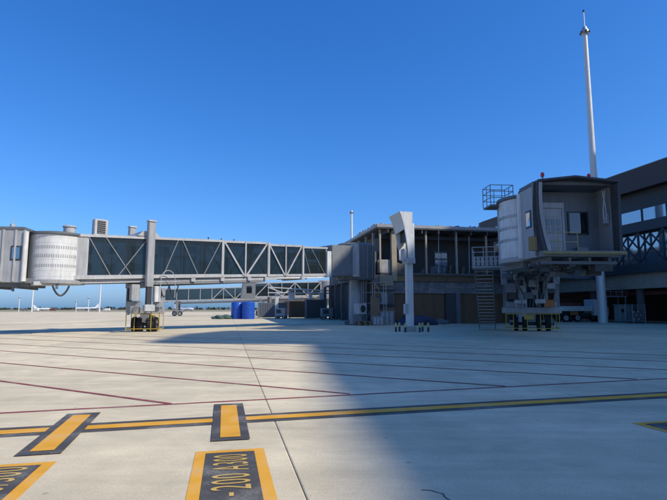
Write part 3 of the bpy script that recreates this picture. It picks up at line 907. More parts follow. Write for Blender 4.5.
for (y, w_, z0, z1, mt) in ((0.75, 0.42, 2.0, 2.25, 'light_grey'), (-0.6, 0.35, 2.0, 2.3, 'light_grey'), (-1.35, 0.3, 3.05, 3.45, 'panel_grey'), (1.4, 0.4, 2.8, 3.5, 'mid_grey'), (-0.2, 0.35, 3.2, 3.7, 'panel_grey')):
    MB().cbox(-1.0, -0.6, y - w_, y + w_, z0, z1, 0.03).build('junction_box', mt, rb)
# slanting brace pipes from the beam to the cab
for y in (-1.0, -0.4, 0.9):
    MB().path([(-0.6, y, 2.1), (-0.7, y, 3.1), (-1.6, y * 1.1, 3.85), (-4.0, y * 1.1, 4.1)], 0.09, 9).build('hydraulic_pipe', 'mid_grey', rb, True)
pts = [(-4.0 + 3.2 * q / 12, 0.3, zr(-3) - 0.4 - 0.9 * math.sin(q / 12 * math.pi)) for q in range(13)]
MB().path(pts, 0.06, 7).build('cable', 'dark_metal', rb, True)
for k in range(12):
    y_ = random.uniform(-1.6, 1.6); r_ = random.choice((0.03, 0.04, 0.06)); x_ = random.uniform(-1.2, 0.3)
    MB().path([(x_, y_, 1.75), (x_ - 0.1, y_ + random.uniform(-.2, .2), 2.6), (x_ - random.uniform(0, .8), y_ + random.uniform(-.5, .5), 3.5), (x_ - random.uniform(.2, 2.0), y_ * 0.8, 4.15)], r_, 7).build('hydraulic_pipe', random.choice(('dark_metal', 'mid_grey', 'slate_grey', 'galvanised')), rb, True)
for (y_, z_, w_, h_, mt_) in ((-1.2, 1.75, 0.35, 0.5, 'orange'), (0.15, 2.35, 0.3, 0.45, 'slate_grey'), (1.25, 2.3, 0.28, 0.6, 'dark_metal'), (-0.25, 2.6, 0.22, 0.4, 'mid_grey'), (0.9, 3.3, 0.4, 0.4, 'dark_metal'), (-0.9, 3.6, 0.45, 0.35, 'slate_grey')):
    MB().cbox(-0.9, -0.45, y_ - w_, y_ + w_, z_, z_ + h_, 0.03).build('junction_box', mt_, rb)
# cab: drum left, opening to the viewer
hx = math.atan2(0.949, 0.316)
wp = Vector((11.35 - 14.6, 28.1 - 37.2, 0))
wp.rotate(Matrix.Rotation(-hx, 3, 'Z'))
CT2 = rz_mat(math.atan2(-1.0, 0.06) - hx, (wp.x, wp.y, 4.45))
cab(rb, CT2, 3.55, 1.82, 2.03, 0.68, 1.95, 3.85, (R(-130), R(-46)), detail=True)
MB(CT2).box(-2.0, 1.2, -1.2, 1.9, -0.62, -0.28).build('cab_underframe', 'slate_grey', rb)
for k in range(26):
    xx = random.uniform(0.2, 3.4); yy = random.uniform(-1.0, 2.6); sz = random.uniform(0.08, 0.28)
    MB(CT2).cbox(xx - sz, xx + sz, yy - sz * 1.4, yy + sz * 1.4, -0.62 - sz * random.uniform(0.8, 2.2), -0.50, 0.015).build('under_fitting', random.choice(['slate_grey', 'dark_metal', 'dark_metal', 'mid_grey']), rb)
for k in range(7):
    y0_ = random.uniform(-0.9, 2.0); x0_ = random.uniform(0.2, 2.5)
    pts = [(x0_ + 0.2 * random.random() + 0.9 * q / 8, y0_ + 0.5 * q / 8, -0.55 - random.uniform(0.35, 0.5) * math.sin(q / 8 * math.pi)) for q in range(9)]
    MB(CT2).path(pts, 0.03, 6).build('cable', 'dark_metal', rb, True)
MB(CT2).cbox(3.1, 3.4, -1.32 - 0.45, -1.32 - 0.1, 0.05, 0.75, 0.03).build('hose_box', 'ochre', rb)
for (xx, yy) in ((3.2, -0.9), (3.1, 1.6)):
    b_ = MB(CT2).tube((xx, yy, 3.6), (xx, yy, 3.85), 0.04, n=8).build('beacon_stem', 'mid_grey', rb)
    MB(CT2).lathe([(0.09, 0), (0.09, 0.16), (0.04, 0.22)], (xx, yy, 3.85), 10).build('beacon_lamp', 'red', b_, True)
hv = MB(CT2).cbox(0.9, 1.6, -1.2, -0.2, 3.25, 3.62, 0.04).build('roof_box', 'slate_grey', rb)


def railing(m, pts, h=1.05, rails=(0.55, 1.05), r=0.025):
    for a, b in zip(pts[:-1], pts[1:]):
        a, b = Vector(a), Vector(b)
        L = (b - a).length
        k = max(1, int(round(L / 0.8)))
        for i in range(k + 1):
            p_ = a.lerp(b, i / k)
            m.tube(p_, p_ + Vector((0, 0, h)), r, n=6)
        for z in rails:
            m.tube(a + Vector((0, 0, z)), b + Vector((0, 0, z)), r, n=6)


# railed platform on the drum roof
pf = MB(CT2).box(-1.6, -0.4, -2.25, -0.9, 3.06, 3.16).build('roof_platform', 'slate_grey', rb)
m = MB(CT2); railing(m, [(-0.4, -0.9, 3.16), (-0.4, -2.25, 3.16), (-1.6, -2.25, 3.16), (-1.6, -0.9, 3.16), (-0.4, -0.9, 3.16)], 1.15, (0.4, 0.78, 1.15), 0.022)
m.build('platform_railing', 'mid_grey', pf)
# landing and stairs beside the tunnel
ld = MB().box(-5.6, -3.4, 1.62, 3.85, zr(-4) - 0.12, zr(-4) - 0.02).build('landing', 'panel_grey', rb)
m = MB(); railing(m, [(-3.4, 3.8, zr(-4)), (-5.55, 3.8, zr(-4)), (-5.55, 1.65, zr(-4))], 1.25, (0.3, 0.6, 0.92, 1.25), 0.026); m.build('railing', 'light_grey', ld)
m = MB()
for k in range(8):
    m.box(-5.57, -5.54, 1.7 + k * 0.27, 1.9 + k * 0.27, zr(-4) + 0.02, zr(-4) + 0.58)
m.build('mesh_panel', 'panel_grey', ld)
NS = 18
for k in range(NS):
    f = (k + 0.5) / NS
    x = -3.4 + 5.6 * f; z = (zr(-4) - 0.1) * (1 - f)
    MB().box(x - 0.15, x + 0.15, 2.6, 3.75, z - 0.03, z + 0.02).build('tread', 'panel_grey', rb)
for y in (2.57, 3.78):
    MB().bar((-3.4, y, zr(-4) - 0.15), (2.25, y, 0.06), 0.06, 0.24).build('stringer', 'mid_grey', rb)
    m = MB()
    for k in range(8):
        f = k / 7
        x = -3.4 + 5.6 * f; z = (zr(-4) - 0.1) * (1 - f)
        m.tube((x, y, z), (x, y, z + 1.05), 0.025, n=6)
    for dz in (0.55, 1.05):
        m.tube((-3.4, y, zr(-4) - 0.1 + dz), (2.2, y, dz), 0.025, n=6)
    m.build('handrail', 'mid_grey', rb)


# ---- distant bridges
def far_bridge(label, loc, rz, s0, s1, wheels, cabx, h=2.9, z0=3.3, slope=0.03, trussed=(), cabmat='panel_grey'):
    br = empty('jet_bridge', loc, rz)
    tag(br, label, 'jet bridge', 'jet bridges')
    z = lambda s: z0 + slope * s
    n = max(2, int(round((s1 - s0) / 2.6)))
    ps = [s0 + (s1 - s0) * i / n for i in range(n + 1)]
    dg_ = [(a, i % 2, b, 1 - i % 2) for i, (a, b) in enumerate(zip(ps[:-1], ps[1:])) if any(u <= a <= v for u, v in trussed)]
    section(br, s0, s1, z, 0.3, h, 1.4, ps, dg_, frame='light_grey', outer=True, pw=0.12, dw=0.16)
    c = MB().prism([(cabx - 2.6, z(s0) - 0.1), (s0 + 0.1, z(s0) - 0.1), (s0 + 0.1, z(s0) + h + 0.2), (cabx - 2.2, z(s0) + h + 0.2)], 'y', -1.8, 1.8).build('cab', cabmat, br)
    MB().box(cabx - 1.6, cabx - 0.6, -1.83, -1.81, z(s0) + 0.9, z(s0) + 2.3).build('cab_window', 'dark_glass', c)
    MB().bar((s0 + 2, 0, z(0) - 0.4), (s1 - 1, 0, z(s1) - 0.4), 1.4, 0.4).build('under_rail', 'panel_grey', br)
    for s in wheels:
        for y in (-1.6, 1.6):
            MB().box(s - 0.2, s + 0.2, y - 0.2, y + 0.2, 0.9, z(s) + 0.2).build('lift_column', 'mid_grey', br)
        for x in (-0.6, 0.6):
            wheel(br, None, s + x, -1.0, 0.55, 0.55, 0.5)
        MB().box(s - 1.1, s + 1.1, -0.7, 0.9, 0.8, 1.3).build('bogie_beam', 'panel_grey', br)
    MB().lathe([(2, -0.4), (2, h + 0.1), (1.5, h + 0.4)], (s1 + 1.6, 0, z(s1)), 20).build('rotunda', 'panel_grey', br, True)
    MB().tube((s1 + 1.6, 0, 0), (s1 + 1.6, 0, z(s1) - 0.3), 0.6, n=14).build('rotunda_column', 'panel_grey', br, True)
    return br


far_bridge('distant shaded jet bridge seen below the long glazed one, wheels left of blue tanks', (-36.0, 116, 0), R(8), -2.6, 34, (0.2, 19), -2.6, trussed=((6, 14), (22, 27)))
far_bridge('farther jet bridge behind the blue tanks, pale and mostly hidden', (-27.0, 150, 0), R(6), 0, 30, (6,), 0, z0=4.2, trussed=((0, 30),))

far_bridge('short distant jet bridge end above the brown container, right of the blue tanks', (-15.5, 98, 0), R(14), 0, 13, (3.0,), 0, z0=3.7, trussed=((0, 13),), cabmat='mid_grey')


# ------------------------------------------------------------------ docking guidance post
vp = empty('guidance_post', (5.33, 35.6, 0), R(17))
tag(vp, 'tall white docking guidance post with curved hooded head, in front of brown hoarding', 'guidance post')
MB().cbox(-0.18, 0.30, -0.19, 0.19, 0.4, 5.2, 0.03).build('pole', 'white_metal', vp)
MB().cbox(-0.3, 0.42, -0.32, 0.32, 0.0, 0.36, 0.04).build('plinth', 'plaster_light', vp)
hd = MB()
front = [(-0.20, 5.15), (0.33, 5.15), (0.33, 7.68), (0.20, 7.70), (0.20, 8.50), (-0.78, 8.50), (-0.66, 8.22), (-0.53, 7.78), (-0.41, 7.25), (-0.29, 6.55), (-0.20, 5.8)]
hd.prism(front, 'y', -0.42, -0.30)
hd.build('head_plate', 'white_metal', vp)
back = [(-0.22, 5.15), (0.30, 5.15), (0.30, 7.6), (0.17, 7.62), (0.17, 8.42), (-0.98, 8.34), (-0.82, 8.02), (-0.66, 7.6), (-0.51, 7.05), (-0.38, 6.4), (-0.24, 5.8)]
MB().prism(back, 'y', 0.95, 1.05).build('rear_plate', 'cream_metal', vp)
# skin joining both plates along the curved edge, leaving a recess below
sk = MB()
for i in range(5, 10):
    a0, b0 = front[i], back[i]
    a1, b1 = front[(i + 1)], back[(i + 1)]
    if i >= 8:
        continue
    sk.add([(a0[0], -0.32, a0[1]), (a1[0], -0.32, a1[1]), (b1[0], 0.97, b1[1]), (b0[0], 0.97, b0[1]),
            (a0[0] + 0.06, -0.32, a0[1]), (a1[0] + 0.06, -0.32, a1[1]), (b1[0] + 0.06, 0.97, b1[1]), (b0[0] + 0.06, 0.97, b0[1])],
           [(0, 1, 2, 3), (4, 7, 6, 5), (0, 4, 5, 1), (1, 5, 6, 2), (2, 6, 7, 3), (3, 7, 4, 0)])
sk.build('head_side', 'cream_metal', vp)
MB().prism([(0.17, 7.6), (0.18, 8.46), (-0.74, 8.44), (-0.74, 8.36), (0.10, 8.36), (0.10, 7.6)], 'y', -0.30, 0.95).build('head_roof', 'cream_metal', vp)
MB().cbox(-0.18, 0.24, -0.28, 0.9, 6.4, 7.5, 0.04).build('recess_fill', 'dark_metal', vp)  # dark box filling the recess inside the head
cl = MB().cbox(-0.32, 0.38, -0.46, 0.34, 4.8, 5.22, 0.05).build('collar', 'light_grey', vp)
MB().cbox(-0.50, -0.26, -0.40, 0.2, 5.0, 5.85, 0.05).build('bracket', 'light_grey', vp)
MB().cbox(-0.40, -0.18, -0.28, 0.08, 1.25, 1.95, 0.03).build('switch_box', 'light_grey', vp)

BL = [(-0.97, -0.25, 'leftmost'), (-0.38, -0.75, 'second from left'), (-0.62, 0.5, 'rear left'), (0.62, -0.7, 'middle right'), (1.0, 0.35, 'rear right'), (1.28, -0.3, 'rightmost')]
b0 = None
for x, y, w_ in BL:
    if b0 is None:
        b0 = empty('bollard', (0, 0, 0))
        MB().tube((0, 0, 0), (0, 0, 0.34), 0.075, n=12).build('lower_tube', 'dark_metal', b0, True)
        MB().lathe([(0.078, 0.34), (0.078, 0.58), (0.045, 0.64)], n=12).build('upper_tube', 'pale_yellow', b0, True)
        o = b0
    else:
        o = copy_tree(b0)
    o.location = (5.33 + x, 35.6 + y, 0)
    tag(o, f'short black and yellow bollard guarding the white post, {w_} of the ring', 'bollard', 'bollards around the guidance post')


# ------------------------------------------------------------------ pier building in the middle
pb = empty('pier_building', (5.3, 54.0, 0), R(11.5))
tag(pb, 'unfinished two-storey pier building with brown hoarding and open upper floor', 'building')
PW, PD = 15.2, 33.0
# lower storey wall in hoarding boards, each its own panel
lw = MB().box(0.2, PW, 0.55, 0.75, 0.0, 4.6).build('lower_wall', 'brown_panel', pb)
for k in range(11):
    x = 1.3 + k * 1.19
    if 7.0 < x + 0.6 < 9.2:
        continue
    MB().box(x, x + 1.17, 0.48 + random.uniform(-.012, .012), 0.56, 0.04, 3.28).build('board', 'brown_panel', lw)
for k in range(6):
    x = 1.3 + k * 2.1
    MB().box(x, x + 2.08, 0.24 + random.uniform(-.02, .02), 0.60, 4.62, 5.55).build('band_board', random.choice(['brown_panel', 'brown_panel', 'brown_panel']) if k else 'ochre', pb)
MB().box(0.4, PW, 0.36, 0.62, 3.3, 4.6).build('block_course', 'block_wall', pb)
# doorway
MB().box(7.35, 8.55, 0.30, 0.50, 0.0, 3.35).build('door_opening', 'steel_dark', pb)
dj = MB().box(8.57, 9.1, 0.26, 0.46, 0.0, 3.45).build('door_leaf', 'slate_grey', pb)
# upper deck, recessed wall, roof
MB().box(-0.2, PW, 0.1, PD, 5.3, 5.52).build('deck', 'plaster_grey', pb)
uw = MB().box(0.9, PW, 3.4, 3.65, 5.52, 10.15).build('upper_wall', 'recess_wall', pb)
MB().box(0.6, 0.85, 3.4, PD, 5.52, 10.15).build('upper_side_wall', 'plaster_grey', pb)
rf = MB().prism([(-0.7, -0.5), (PW, -0.5), (PW, PD), (-0.7, PD)], 'z', 10.28, 10.72).build('roof', 'plaster_grey', pb)
MB().box(-0.72, PW, -0.55, -0.49, 10.42, 10.74).build('fascia', 'panel_grey', rf)
MB().box(-0.78, -0.71, -0.5, PD, 10.42, 10.74).build('fascia', 'panel_grey', rf)
for k in range(8):
    x = 0.5 + k * 1.95
    MB().box(x, x + 0.14, -0.45, 3.4, 9.85, 10.275).build('roof_beam', 'steel_dark', rf)
MB().box(-0.5, PW, 1.4, 1.6, 9.45, 9.84).build('roof_beam', 'steel_dark', rf)
for k in range(85):                 # torn membrane, insulation and gravel along the roof edge
    x = -0.6 + k * 0.18 + random.uniform(-.1, .1)
    hh = random.uniform(0.03, 0.24) * random.choice((1, 1, 1.6)); ww = random.uniform(0.1, 0.42); yy = random.uniform(-0.5, 0.5)
    dp = random.uniform(0.15, 0.6)
    m = MB(rz_mat(random.uniform(-.6, .6), (x, yy, 10.725)))
    m.add([(-ww / 2, 0, 0), (ww / 2, random.uniform(-.05, .05), 0), (ww / 2, dp, 0), (-ww / 2, dp, 0),
           (-ww / 2 * random.uniform(.4, 1.1), .03, hh * random.uniform(.3, 1)), (ww / 2 * random.uniform(.4, 1.1), .03, hh * random.uniform(.3, 1)), (ww / 2 * .8, dp * .9, hh), (-ww / 2 * .8, dp * .9, hh * .7)],
          [(0, 3, 2, 1), (4, 5, 6, 7), (0, 1, 5, 4), (1, 2, 6, 5), (2, 3, 7, 6), (3, 0, 4, 7)])
    m.build('roof_debris', random.choice(['membrane', 'membrane', 'plaster_light', 'white_metal', 'mid_grey', 'slate_grey']), rf)
for k in range(24):
    y = 0.4 + k * 1.25
    MB().box(-0.66, -0.1, y, y + random.uniform(.5, 1.0), 10.725, 10.725 + random.uniform(.06, .3)).build('roof_debris', random.choice(['membrane', 'plaster_light', 'light_grey']), rf)
for x in (-0.25, 5.05, 8.65, 12.3):
    MB().box(x - 0.09, x + 0.09, -0.12, 0.09, 5.5, 10.22).build('column', 'beam_brown', pb)
MB().box(1.05, 1.62, -0.12, 0.35, 4.6, 10.22).build('corner_pier', 'tan', pb)
for y in (2.5, 5.6, 9.0, 12.5, 16.5, 21.0, 26.0):
    MB().box(-0.4, -0.15, y - 0.13, y + 0.13, 5.5, 10.22).build('column', 'plaster_light', pb)
MB().box(-0.1, 0.95, 0.15, 0.3, 5.5, 6.95).build('parapet', 'plaster_light', pb)
MB().box(-0.35, -0.2, 0.4, 6.0, 5.5, 6.9).build('parapet', 'plaster_light', pb)
MB().box(1.65, 2.9, 0.7, 0.8, 5.5, 6.6).build('parapet', 'plaster_grey', pb)
# window block in the recessed wall
wn_ = MB().box(7.35, 9.0, 3.18, 3.4, 5.75, 8.35).build('window', 'slate_grey', pb)
for r_ in range(3):
    for c_ in range(2):
        MB().box(7.43 + c_ * 0.78, 7.43 + c_ * 0.78 + 0.72, 3.13, 3.18, 5.86 + r_ * 0.83, 5.86 + r_ * 0.83 + 0.62).build('pane', 'facade_glass', wn_)
for k in range(9):                   # props, leaning boards and stacked sheets left on the open floor
    x = 1.9 + k * 1.4 + random.uniform(-.3, .3)
    hh = random.uniform(0.5, 1.9); ww = random.uniform(0.12, 0.7)
    MB(rz_mat(random.uniform(-.3, .3), (x, 1.6 + random.uniform(-.6, 1.0), 5.53))).prism([(0, 0), (ww, 0), (ww + 0.15, hh), (0.15, hh * random.uniform(.8, 1))], 'y', 0, 0.12).build('stored_board', random.choice(('plywood', 'slate_grey', 'mid_grey', 'plaster_grey')), pb)
for x in (3.2, 6.7, 10.4):
    MB().tube((x, 0.5, 5.53), (x + 0.15, 0.6, 10.2), 0.045, n=8).build('prop', 'galvanised', pb)
# white block wall under the left end
ew = MB().box(-1.1, 1.28, 0.0, 0.35, 0.0, 5.28).build('end_wall', 'block_wall', pb)
MB().box(0.6, 0.9, 0.8, PD, 0.0, 5.28).build('side_wall', 'undercroft', pb)
for y in (4.0, 8.5, 13.0, 17.5, 22.0, 26.5, 31.0):
    MB().box(-0.75, -0.35, y - 0.2, y + 0.2, 0.0, 5.28).build('column', 'plaster_grey', pb)
for (x0_, x1_, z0, z1, mt) in ((-0.35, 1.2, 4.1, 5.2, 'tan'), (-0.2, 0.5, 2.1, 3.3, 'panel_grey'), (0.52, 1.15, 2.15, 3.2, 'plaster_grey'), (-0.1, 1.2, 0.7, 1.7, 'plywood'), (-1.0, -0.5, 1.4, 2.6, 'plaster_grey'), (-1.0, -0.45, 3.0, 4.2, 'ochre')):
    MB().box(x0_, x1_, -0.09, -0.01, z0, z1).build('wall_panel', mt, pb)
for z in (1.9, 3.55):
    MB().box(-1.1, 1.25, -0.16, 0.0, z, z + 0.16).build('ledge', 'steel_dark', pb)

# scaffold in front of the left end
scf = empty('scaffold', (3.9, 52.4, 0), R(8))
tag(scf, 'grey tube scaffold tower standing between rotunda column and white post', 'scaffold')
for x in (-0.9, 0.3, 1.5):
    for y in (-0.5, 0.5):
        MB().tube((x, y, 0), (x, y, 4.4), 0.035, n=6).build('upright', 'galvanised', scf)
for z in (1.1, 2.2, 3.3, 4.3):
    for y in (-0.5, 0.5):
        MB().tube((-0.95, y, z), (1.55, y, z), 0.03, n=6).build('ledger', 'galvanised', scf)
for z in (2.15, 4.2):
    for y in (-0.3, 0.0, 0.3):
        MB().box(-0.9, 1.5, y - 0.13, y + 0.13, z + 0.03, z + 0.08).build('plank', 'wood', scf)
MB().tube((-0.9, -0.54, 0.1), (0.3, -0.54, 2.2), 0.025, n=6).build('brace', 'galvanised', scf)
MB().tube((1.5, -0.54, 2.2), (0.3, -0.54, 4.3), 0.025, n=6).build('brace', 'galvanised', scf)
ply = MB().add([(-0.6, -0.1, 0.0), (0.35, 0.05, 0.0), (0.35, 0.35, 2.6), (-0.6, 0.25, 2.9), (-0.6, -0.06, 0.0), (0.35, 0.09, 0.0), (0.35, 0.39, 2.6), (-0.6, 0.29, 2.9)],
               [(0, 1, 2, 3), (7, 6, 5, 4), (0, 4, 5, 1), (1, 5, 6, 2), (2, 6, 7, 3), (3, 7, 4, 0)]).build('plywood_sheet', 'plywood')
ply.location = (4.35, 50.9, 0)
tag(ply, 'brown plywood sheet leaning against the scaffold', 'plywood sheet')
# stacked pallets, sacks and covered heaps at the foot of the building


def pallet(loc, rz, label):
    t = empty('pallet', loc, rz)
    tag(t, label, 'pallet', 'pallets at the foot of the pier')
    for k in range(6):
        MB().box(-0.6, 0.6, -0.5 + k * 0.18, -0.5 + k * 0.18 + 0.12, 0.11, 0.135).build('slat', 'wood', t)
    for x in (-0.52, 0, 0.52):
        MB().box(x - 0.05, x + 0.05, -0.5, 0.52, 0.0, 0.11).build('bearer', 'wood', t)


pallet((2.95, 49.6, 0), R(10), 'wooden pallet on the ground, bottom of the stack by the rotunda column')
pallet((2.97, 49.6, 0.14), R(14), 'wooden pallet second from bottom of the stack by the rotunda column')
pallet((2.93, 49.62, 0.28), R(7), 'wooden pallet on top of the stack by the rotunda column')


def crate(loc, rz, s, mat, label):
    t = empty('crate', loc, rz)
    tag(t, label, 'crate', 'site crates in front of the pier')
    MB().box(-s[0] / 2, s[0] / 2, -s[1] / 2, s[1] / 2, 0.08, s[2]).build('body', mat, t)
    for k in range(4):
        x = -s[0] / 2 + 0.05 + k * (s[0] - 0.1) / 3
        MB().box(x - 0.05, x + 0.05, -s[1] / 2 - 0.03, -s[1] / 2 - 0.001, 0.0, s[2] + 0.03).build('batten', 'mid_grey', t)
    MB().box(-s[0] / 2 - 0.04, s[0] / 2 + 0.04, -s[1] / 2 - 0.04, s[1] / 2 + 0.04, s[2] + 0.031, s[2] + 0.08).build('lid', 'panel_grey', t)


crate((5.35, 51.6, 0), R(11), (1.5, 1.0, 1.3), 'panel_grey', 'grey site crate right of the scaffold at the foot of the wall')
crate((4.35, 50.0, 0), R(5), (1.1, 0.9, 0.8), 'light_grey', 'small pale crate in front of the leaning plywood')
crate((2.2, 50.4, 0), R(20), (1.0, 0.8, 1.0), 'mid_grey', 'dark grey crate close behind the pallet stack')


def heap(name, label, cat, loc, rx, ry, h, mat, seed, group=None):
    rnd = random.Random(seed)
    bm = bmesh.new()
    bmesh.ops.create_icosphere(bm, subdivisions=4, radius=1.0)
    ph = [rnd.uniform(0, 6) for _ in range(9)]
    for v in bm.verts:
        x, y, z = v.co
        k = 1 + 0.16 * math.sin(3.1 * x + ph[0]) * math.cos(2.7 * y + ph[1]) + 0.10 * math.sin(7.3 * x + 4 * z + ph[2]) + 0.07 * math.sin(11 * y + ph[3] + 5 * x) + 0.04 * math.sin(19 * x + ph[4]) * math.sin(17 * y + ph[5])
        v.co = Vector((x * rx * k, y * ry * k, max(0.0, (z * 0.75 + 0.25)) * h * k))
    me = bpy.data.meshes.new(name); bm.to_mesh(me); bm.free()
    me.materials.append(MATS[mat])
    me.polygons.foreach_set('use_smooth', [True] * len(me.polygons))
    o = bpy.data.objects.new(name, me); col.objects.link(o); o.location = loc
    return tag(o, label, cat, group)


heap('tarpaulin_heap', 'dark blue tarpaulin heap right behind the white guidance post', 'tarpaulin', (8.4, 50.8, 0), 1.7, 0.8, 0.95, 'tarp_navy', 3)
heap('tarpaulin_heap', 'low dark sacks piled beside the doorway of the pier', 'tarpaulin', (11.3, 53.4, 0), 1.0, 0.5, 0.5, 'slate_grey', 5)
heap('tarpaulin_heap', 'crumpled green tarpaulin on the ground left of the blue tanks', 'tarpaulin', (-17.9, 80.6, 0), 1.5, 0.9, 0.62, 'tarp_green', 9)

# blue tanks
for (x, y, r_, h_, lab) in ((-15.55, 81.4, 0.98, 2.62, 'left of two blue plastic water tanks out on the apron'), (-13.65, 80.7, 1.02, 2.68, 'right of two blue plastic water tanks, next to the shade')):
    t = empty('water_tank', (x, y, 0))
    tag(t, lab, 'tank', 'blue tanks')
    MB().lathe([(r_, 0), (r_, h_ * 0.3), (r_ * 1.02, h_ * 0.31), (r_ * 1.02, h_ * 0.34), (r_, h_ * 0.35), (r_, h_ * 0.63), (r_ * 1.02, h_ * 0.64), (r_ * 1.02, h_ * 0.67), (r_, h_ * 0.68), (r_, h_ - 0.1), (r_ * 0.93, h_)], n=32).build('body', 'tank_blue', t, True)
    MB().lathe([(r_ * 0.95, h_), (r_ * 0.95, h_ + 0.05), (r_ * 0.3, h_ + 0.14)], n=24).build('lid', 'tank_blue', t, True)
    MB().tube((0, -r_ - 0.1, 0.25), (0, -r_ + 0.1, 0.25), 0.07, n=10).build('outlet', 'dark_metal', t)

# ------------------------------------------------------------------ terminal on the right
tb = empty('terminal_building', (34.0, 60.0, 0), math.atan2(0.2, 1.0))
tag(tb, 'long dark terminal with brown roof fascia, glazing and X-braced gallery at right', 'building')
y0, y1 = -30.6, 33.5
MB().box(0.0, 16, y0, y1, 15.2, 17.5).build('roof', 'fascia_brown', tb)
MB().box(-0.12, 0.0, y0, y1, 15.15, 17.65).build('fascia', 'fascia_brown', tb)
MB().box(0.4, 3.0, y0, y1, 17.66, 17.9).build('roof_edge_trim', 'light_grey', tb)
MB().box(1.2, 1.5, y0, y1, 13.05, 15.2).build('soffit_shade', 'steel_dark', tb)  # dark strip standing in for the shaded depth of the soffit
for k in range(19):
    y = y0 + k * 3.4
    MB().box(0.98, 1.02, y + 0.05, min(y + 3.35, y1), 11.55, 13.05).build('glass_pane', 'facade_glass', tb)
    MB().box(0.86, 1.08, y - 0.05, y + 0.05, 11.5, 13.08).build('mullion', 'steel_dark', tb)
    MB().box(1.08, 1.12, y + 0.05, min(y + 3.35, y1), 6.75, 10.3).build('glass_pane', 'facade_glass', tb)
    MB().box(0.98, 1.18, y - 0.06, y + 0.06, 6.7, 10.35).build('mullion', 'steel_dark', tb)
    # gallery truss
    MB().box(0.14, 0.32, y - 0.09, y + 0.09, 6.7, 10.35).build('truss_post', 'steel_dark', tb)
    if y + 3.4 <= y1:
        MB().bar((0.24, y, 6.75), (0.24, y + 3.4, 10.3), 0.14, 0.16).build('truss_brace', 'steel_dark', tb)
        MB().bar((0.27, y + 3.4, 6.75), (0.27, y, 10.3), 0.14, 0.16).build('truss_brace', 'steel_dark', tb)
MB().box(0.0, 1.3, y0, y1, 10.35, 11.48).build('gallery_beam', 'steel_dark', tb)
MB().box(4.5, 4.6, y0, y1, 5.6, 15.2).build('inner_wall', 'plaster_grey', tb)
MB().box(-0.5, 16, y0, y1, 5.62, 6.7).build('gallery_slab', 'steel_dark', tb)
MB().box(0.1, 1.0, y0, y1, 3.9, 5.61).build('edge_beam', 'beam_brown', tb)
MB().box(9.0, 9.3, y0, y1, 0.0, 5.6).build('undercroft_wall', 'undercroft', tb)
for k in range(8):
    y = y0 + 5.4 + k * 7.6
    MB().tube((0.9, y, 0), (0.9, y, 3.9), 0.42, n=18).build('pillar', 'plaster_grey', tb, True)
MB().box(1.2, 1.5, y0, y1, 3.2, 3.6).build('service_rail', 'rust_red', tb)
m = MB()
railing(m, [(-0.45, y0, 6.7), (-0.45, y1, 6.7)], 0.9, (0.45, 0.9), 0.02)
m.build('gallery_railing', 'steel_dark', tb)
MB().box(1.6, 16, y0 - 0.25, y0 - 0.02, 0.0, 15.18).build('end_wall', 'plaster_grey', tb)

# dark wall added to hide sunlit ground in the gap under the right bridge
MB().box(-14.0, 0.2, 15.0, 16.0, 0.0, 11.0).build('dark_backing', 'undercroft', tb)

# unseen white block added outside the frame, shaped to throw the big apron shadow
BH = 62.0
OX, OY = BH / math.tan(R(SUN_EL)) * math.sin(R(SUN_AZ)), BH / math.tan(R(SUN_EL)) * math.cos(R(SUN_AZ))
blk = empty('shadow_caster', (OX, OY, 0))
tag(blk, 'unseen white block added right of the view to cast the apron shadow', 'building')
edge = [(0.42, 0.5), (0.28, 5.0), (-0.35, 12.0), (-0.95, 19), (-1.3, 23.6), (-9.0, 24.2), (-9.7, 32.4), (-7.9, 37.7), (-0.75, 37.7), (-0.75, 40.7), (-6.9, 40.7), (-4.7, 47.6), (-5.9, 50), (-6.7, 56.0), (-1.4, 56.3), (0.6, 57.2), (3.0, 64.0), (44, 84), (44, 20), (12, 0.5)]  # roof outline follows the wanted shadow; its notch lets sun reach the guidance post
body = [(0.7, 1.0), (0.4, 24.2), (0.8, 57.0), (3.4, 63.4), (43.6, 83), (43.6, 20.4), (11.8, 1.0)]
MB().prism(body, 'z', 0.0, BH - 1.4).build('body', 'caster_white', blk)
MB().prism(edge, 'z', BH - 1.2, BH).build('roof', 'caster_white', blk)
MB().prism([(x_ * 0.97 + 0.6, y_ * 0.97) for x_, y_ in body], 'z', BH - 1.39, BH - 1.21).build('shadow_gap', 'steel_dark', blk)
face = [(0.7, 1.0), (0.4, 24.2), (0.8, 57.0)]
for (xa_, ya_), (xb_, yb_) in zip(face[:-1], face[1:]):
    n_ = int((yb_ - ya_) / 5.5)
    for k in range(n_):
        u0 = (k + 0.25) / n_; u1 = (k + 0.65) / n_
        p0 = (xa_ + (xb_ - xa_) * u0, ya_ + (yb_ - ya_) * u0); p1 = (xa_ + (xb_ - xa_) * u1, ya_ + (yb_ - ya_) * u1)
        for f in range(14):
            z_ = 2.0 + f * 4.1
            MB().prism([(p0[0] - 0.05, p0[1]), (p1[0] - 0.05, p1[1]), (p1[0] + 0.02, p1[1]), (p0[0] + 0.02, p0[1])], 'z', z_, z_ + 1.9).build('window', 'dark_glass', blk)

# ------------------------------------------------------------------ masts


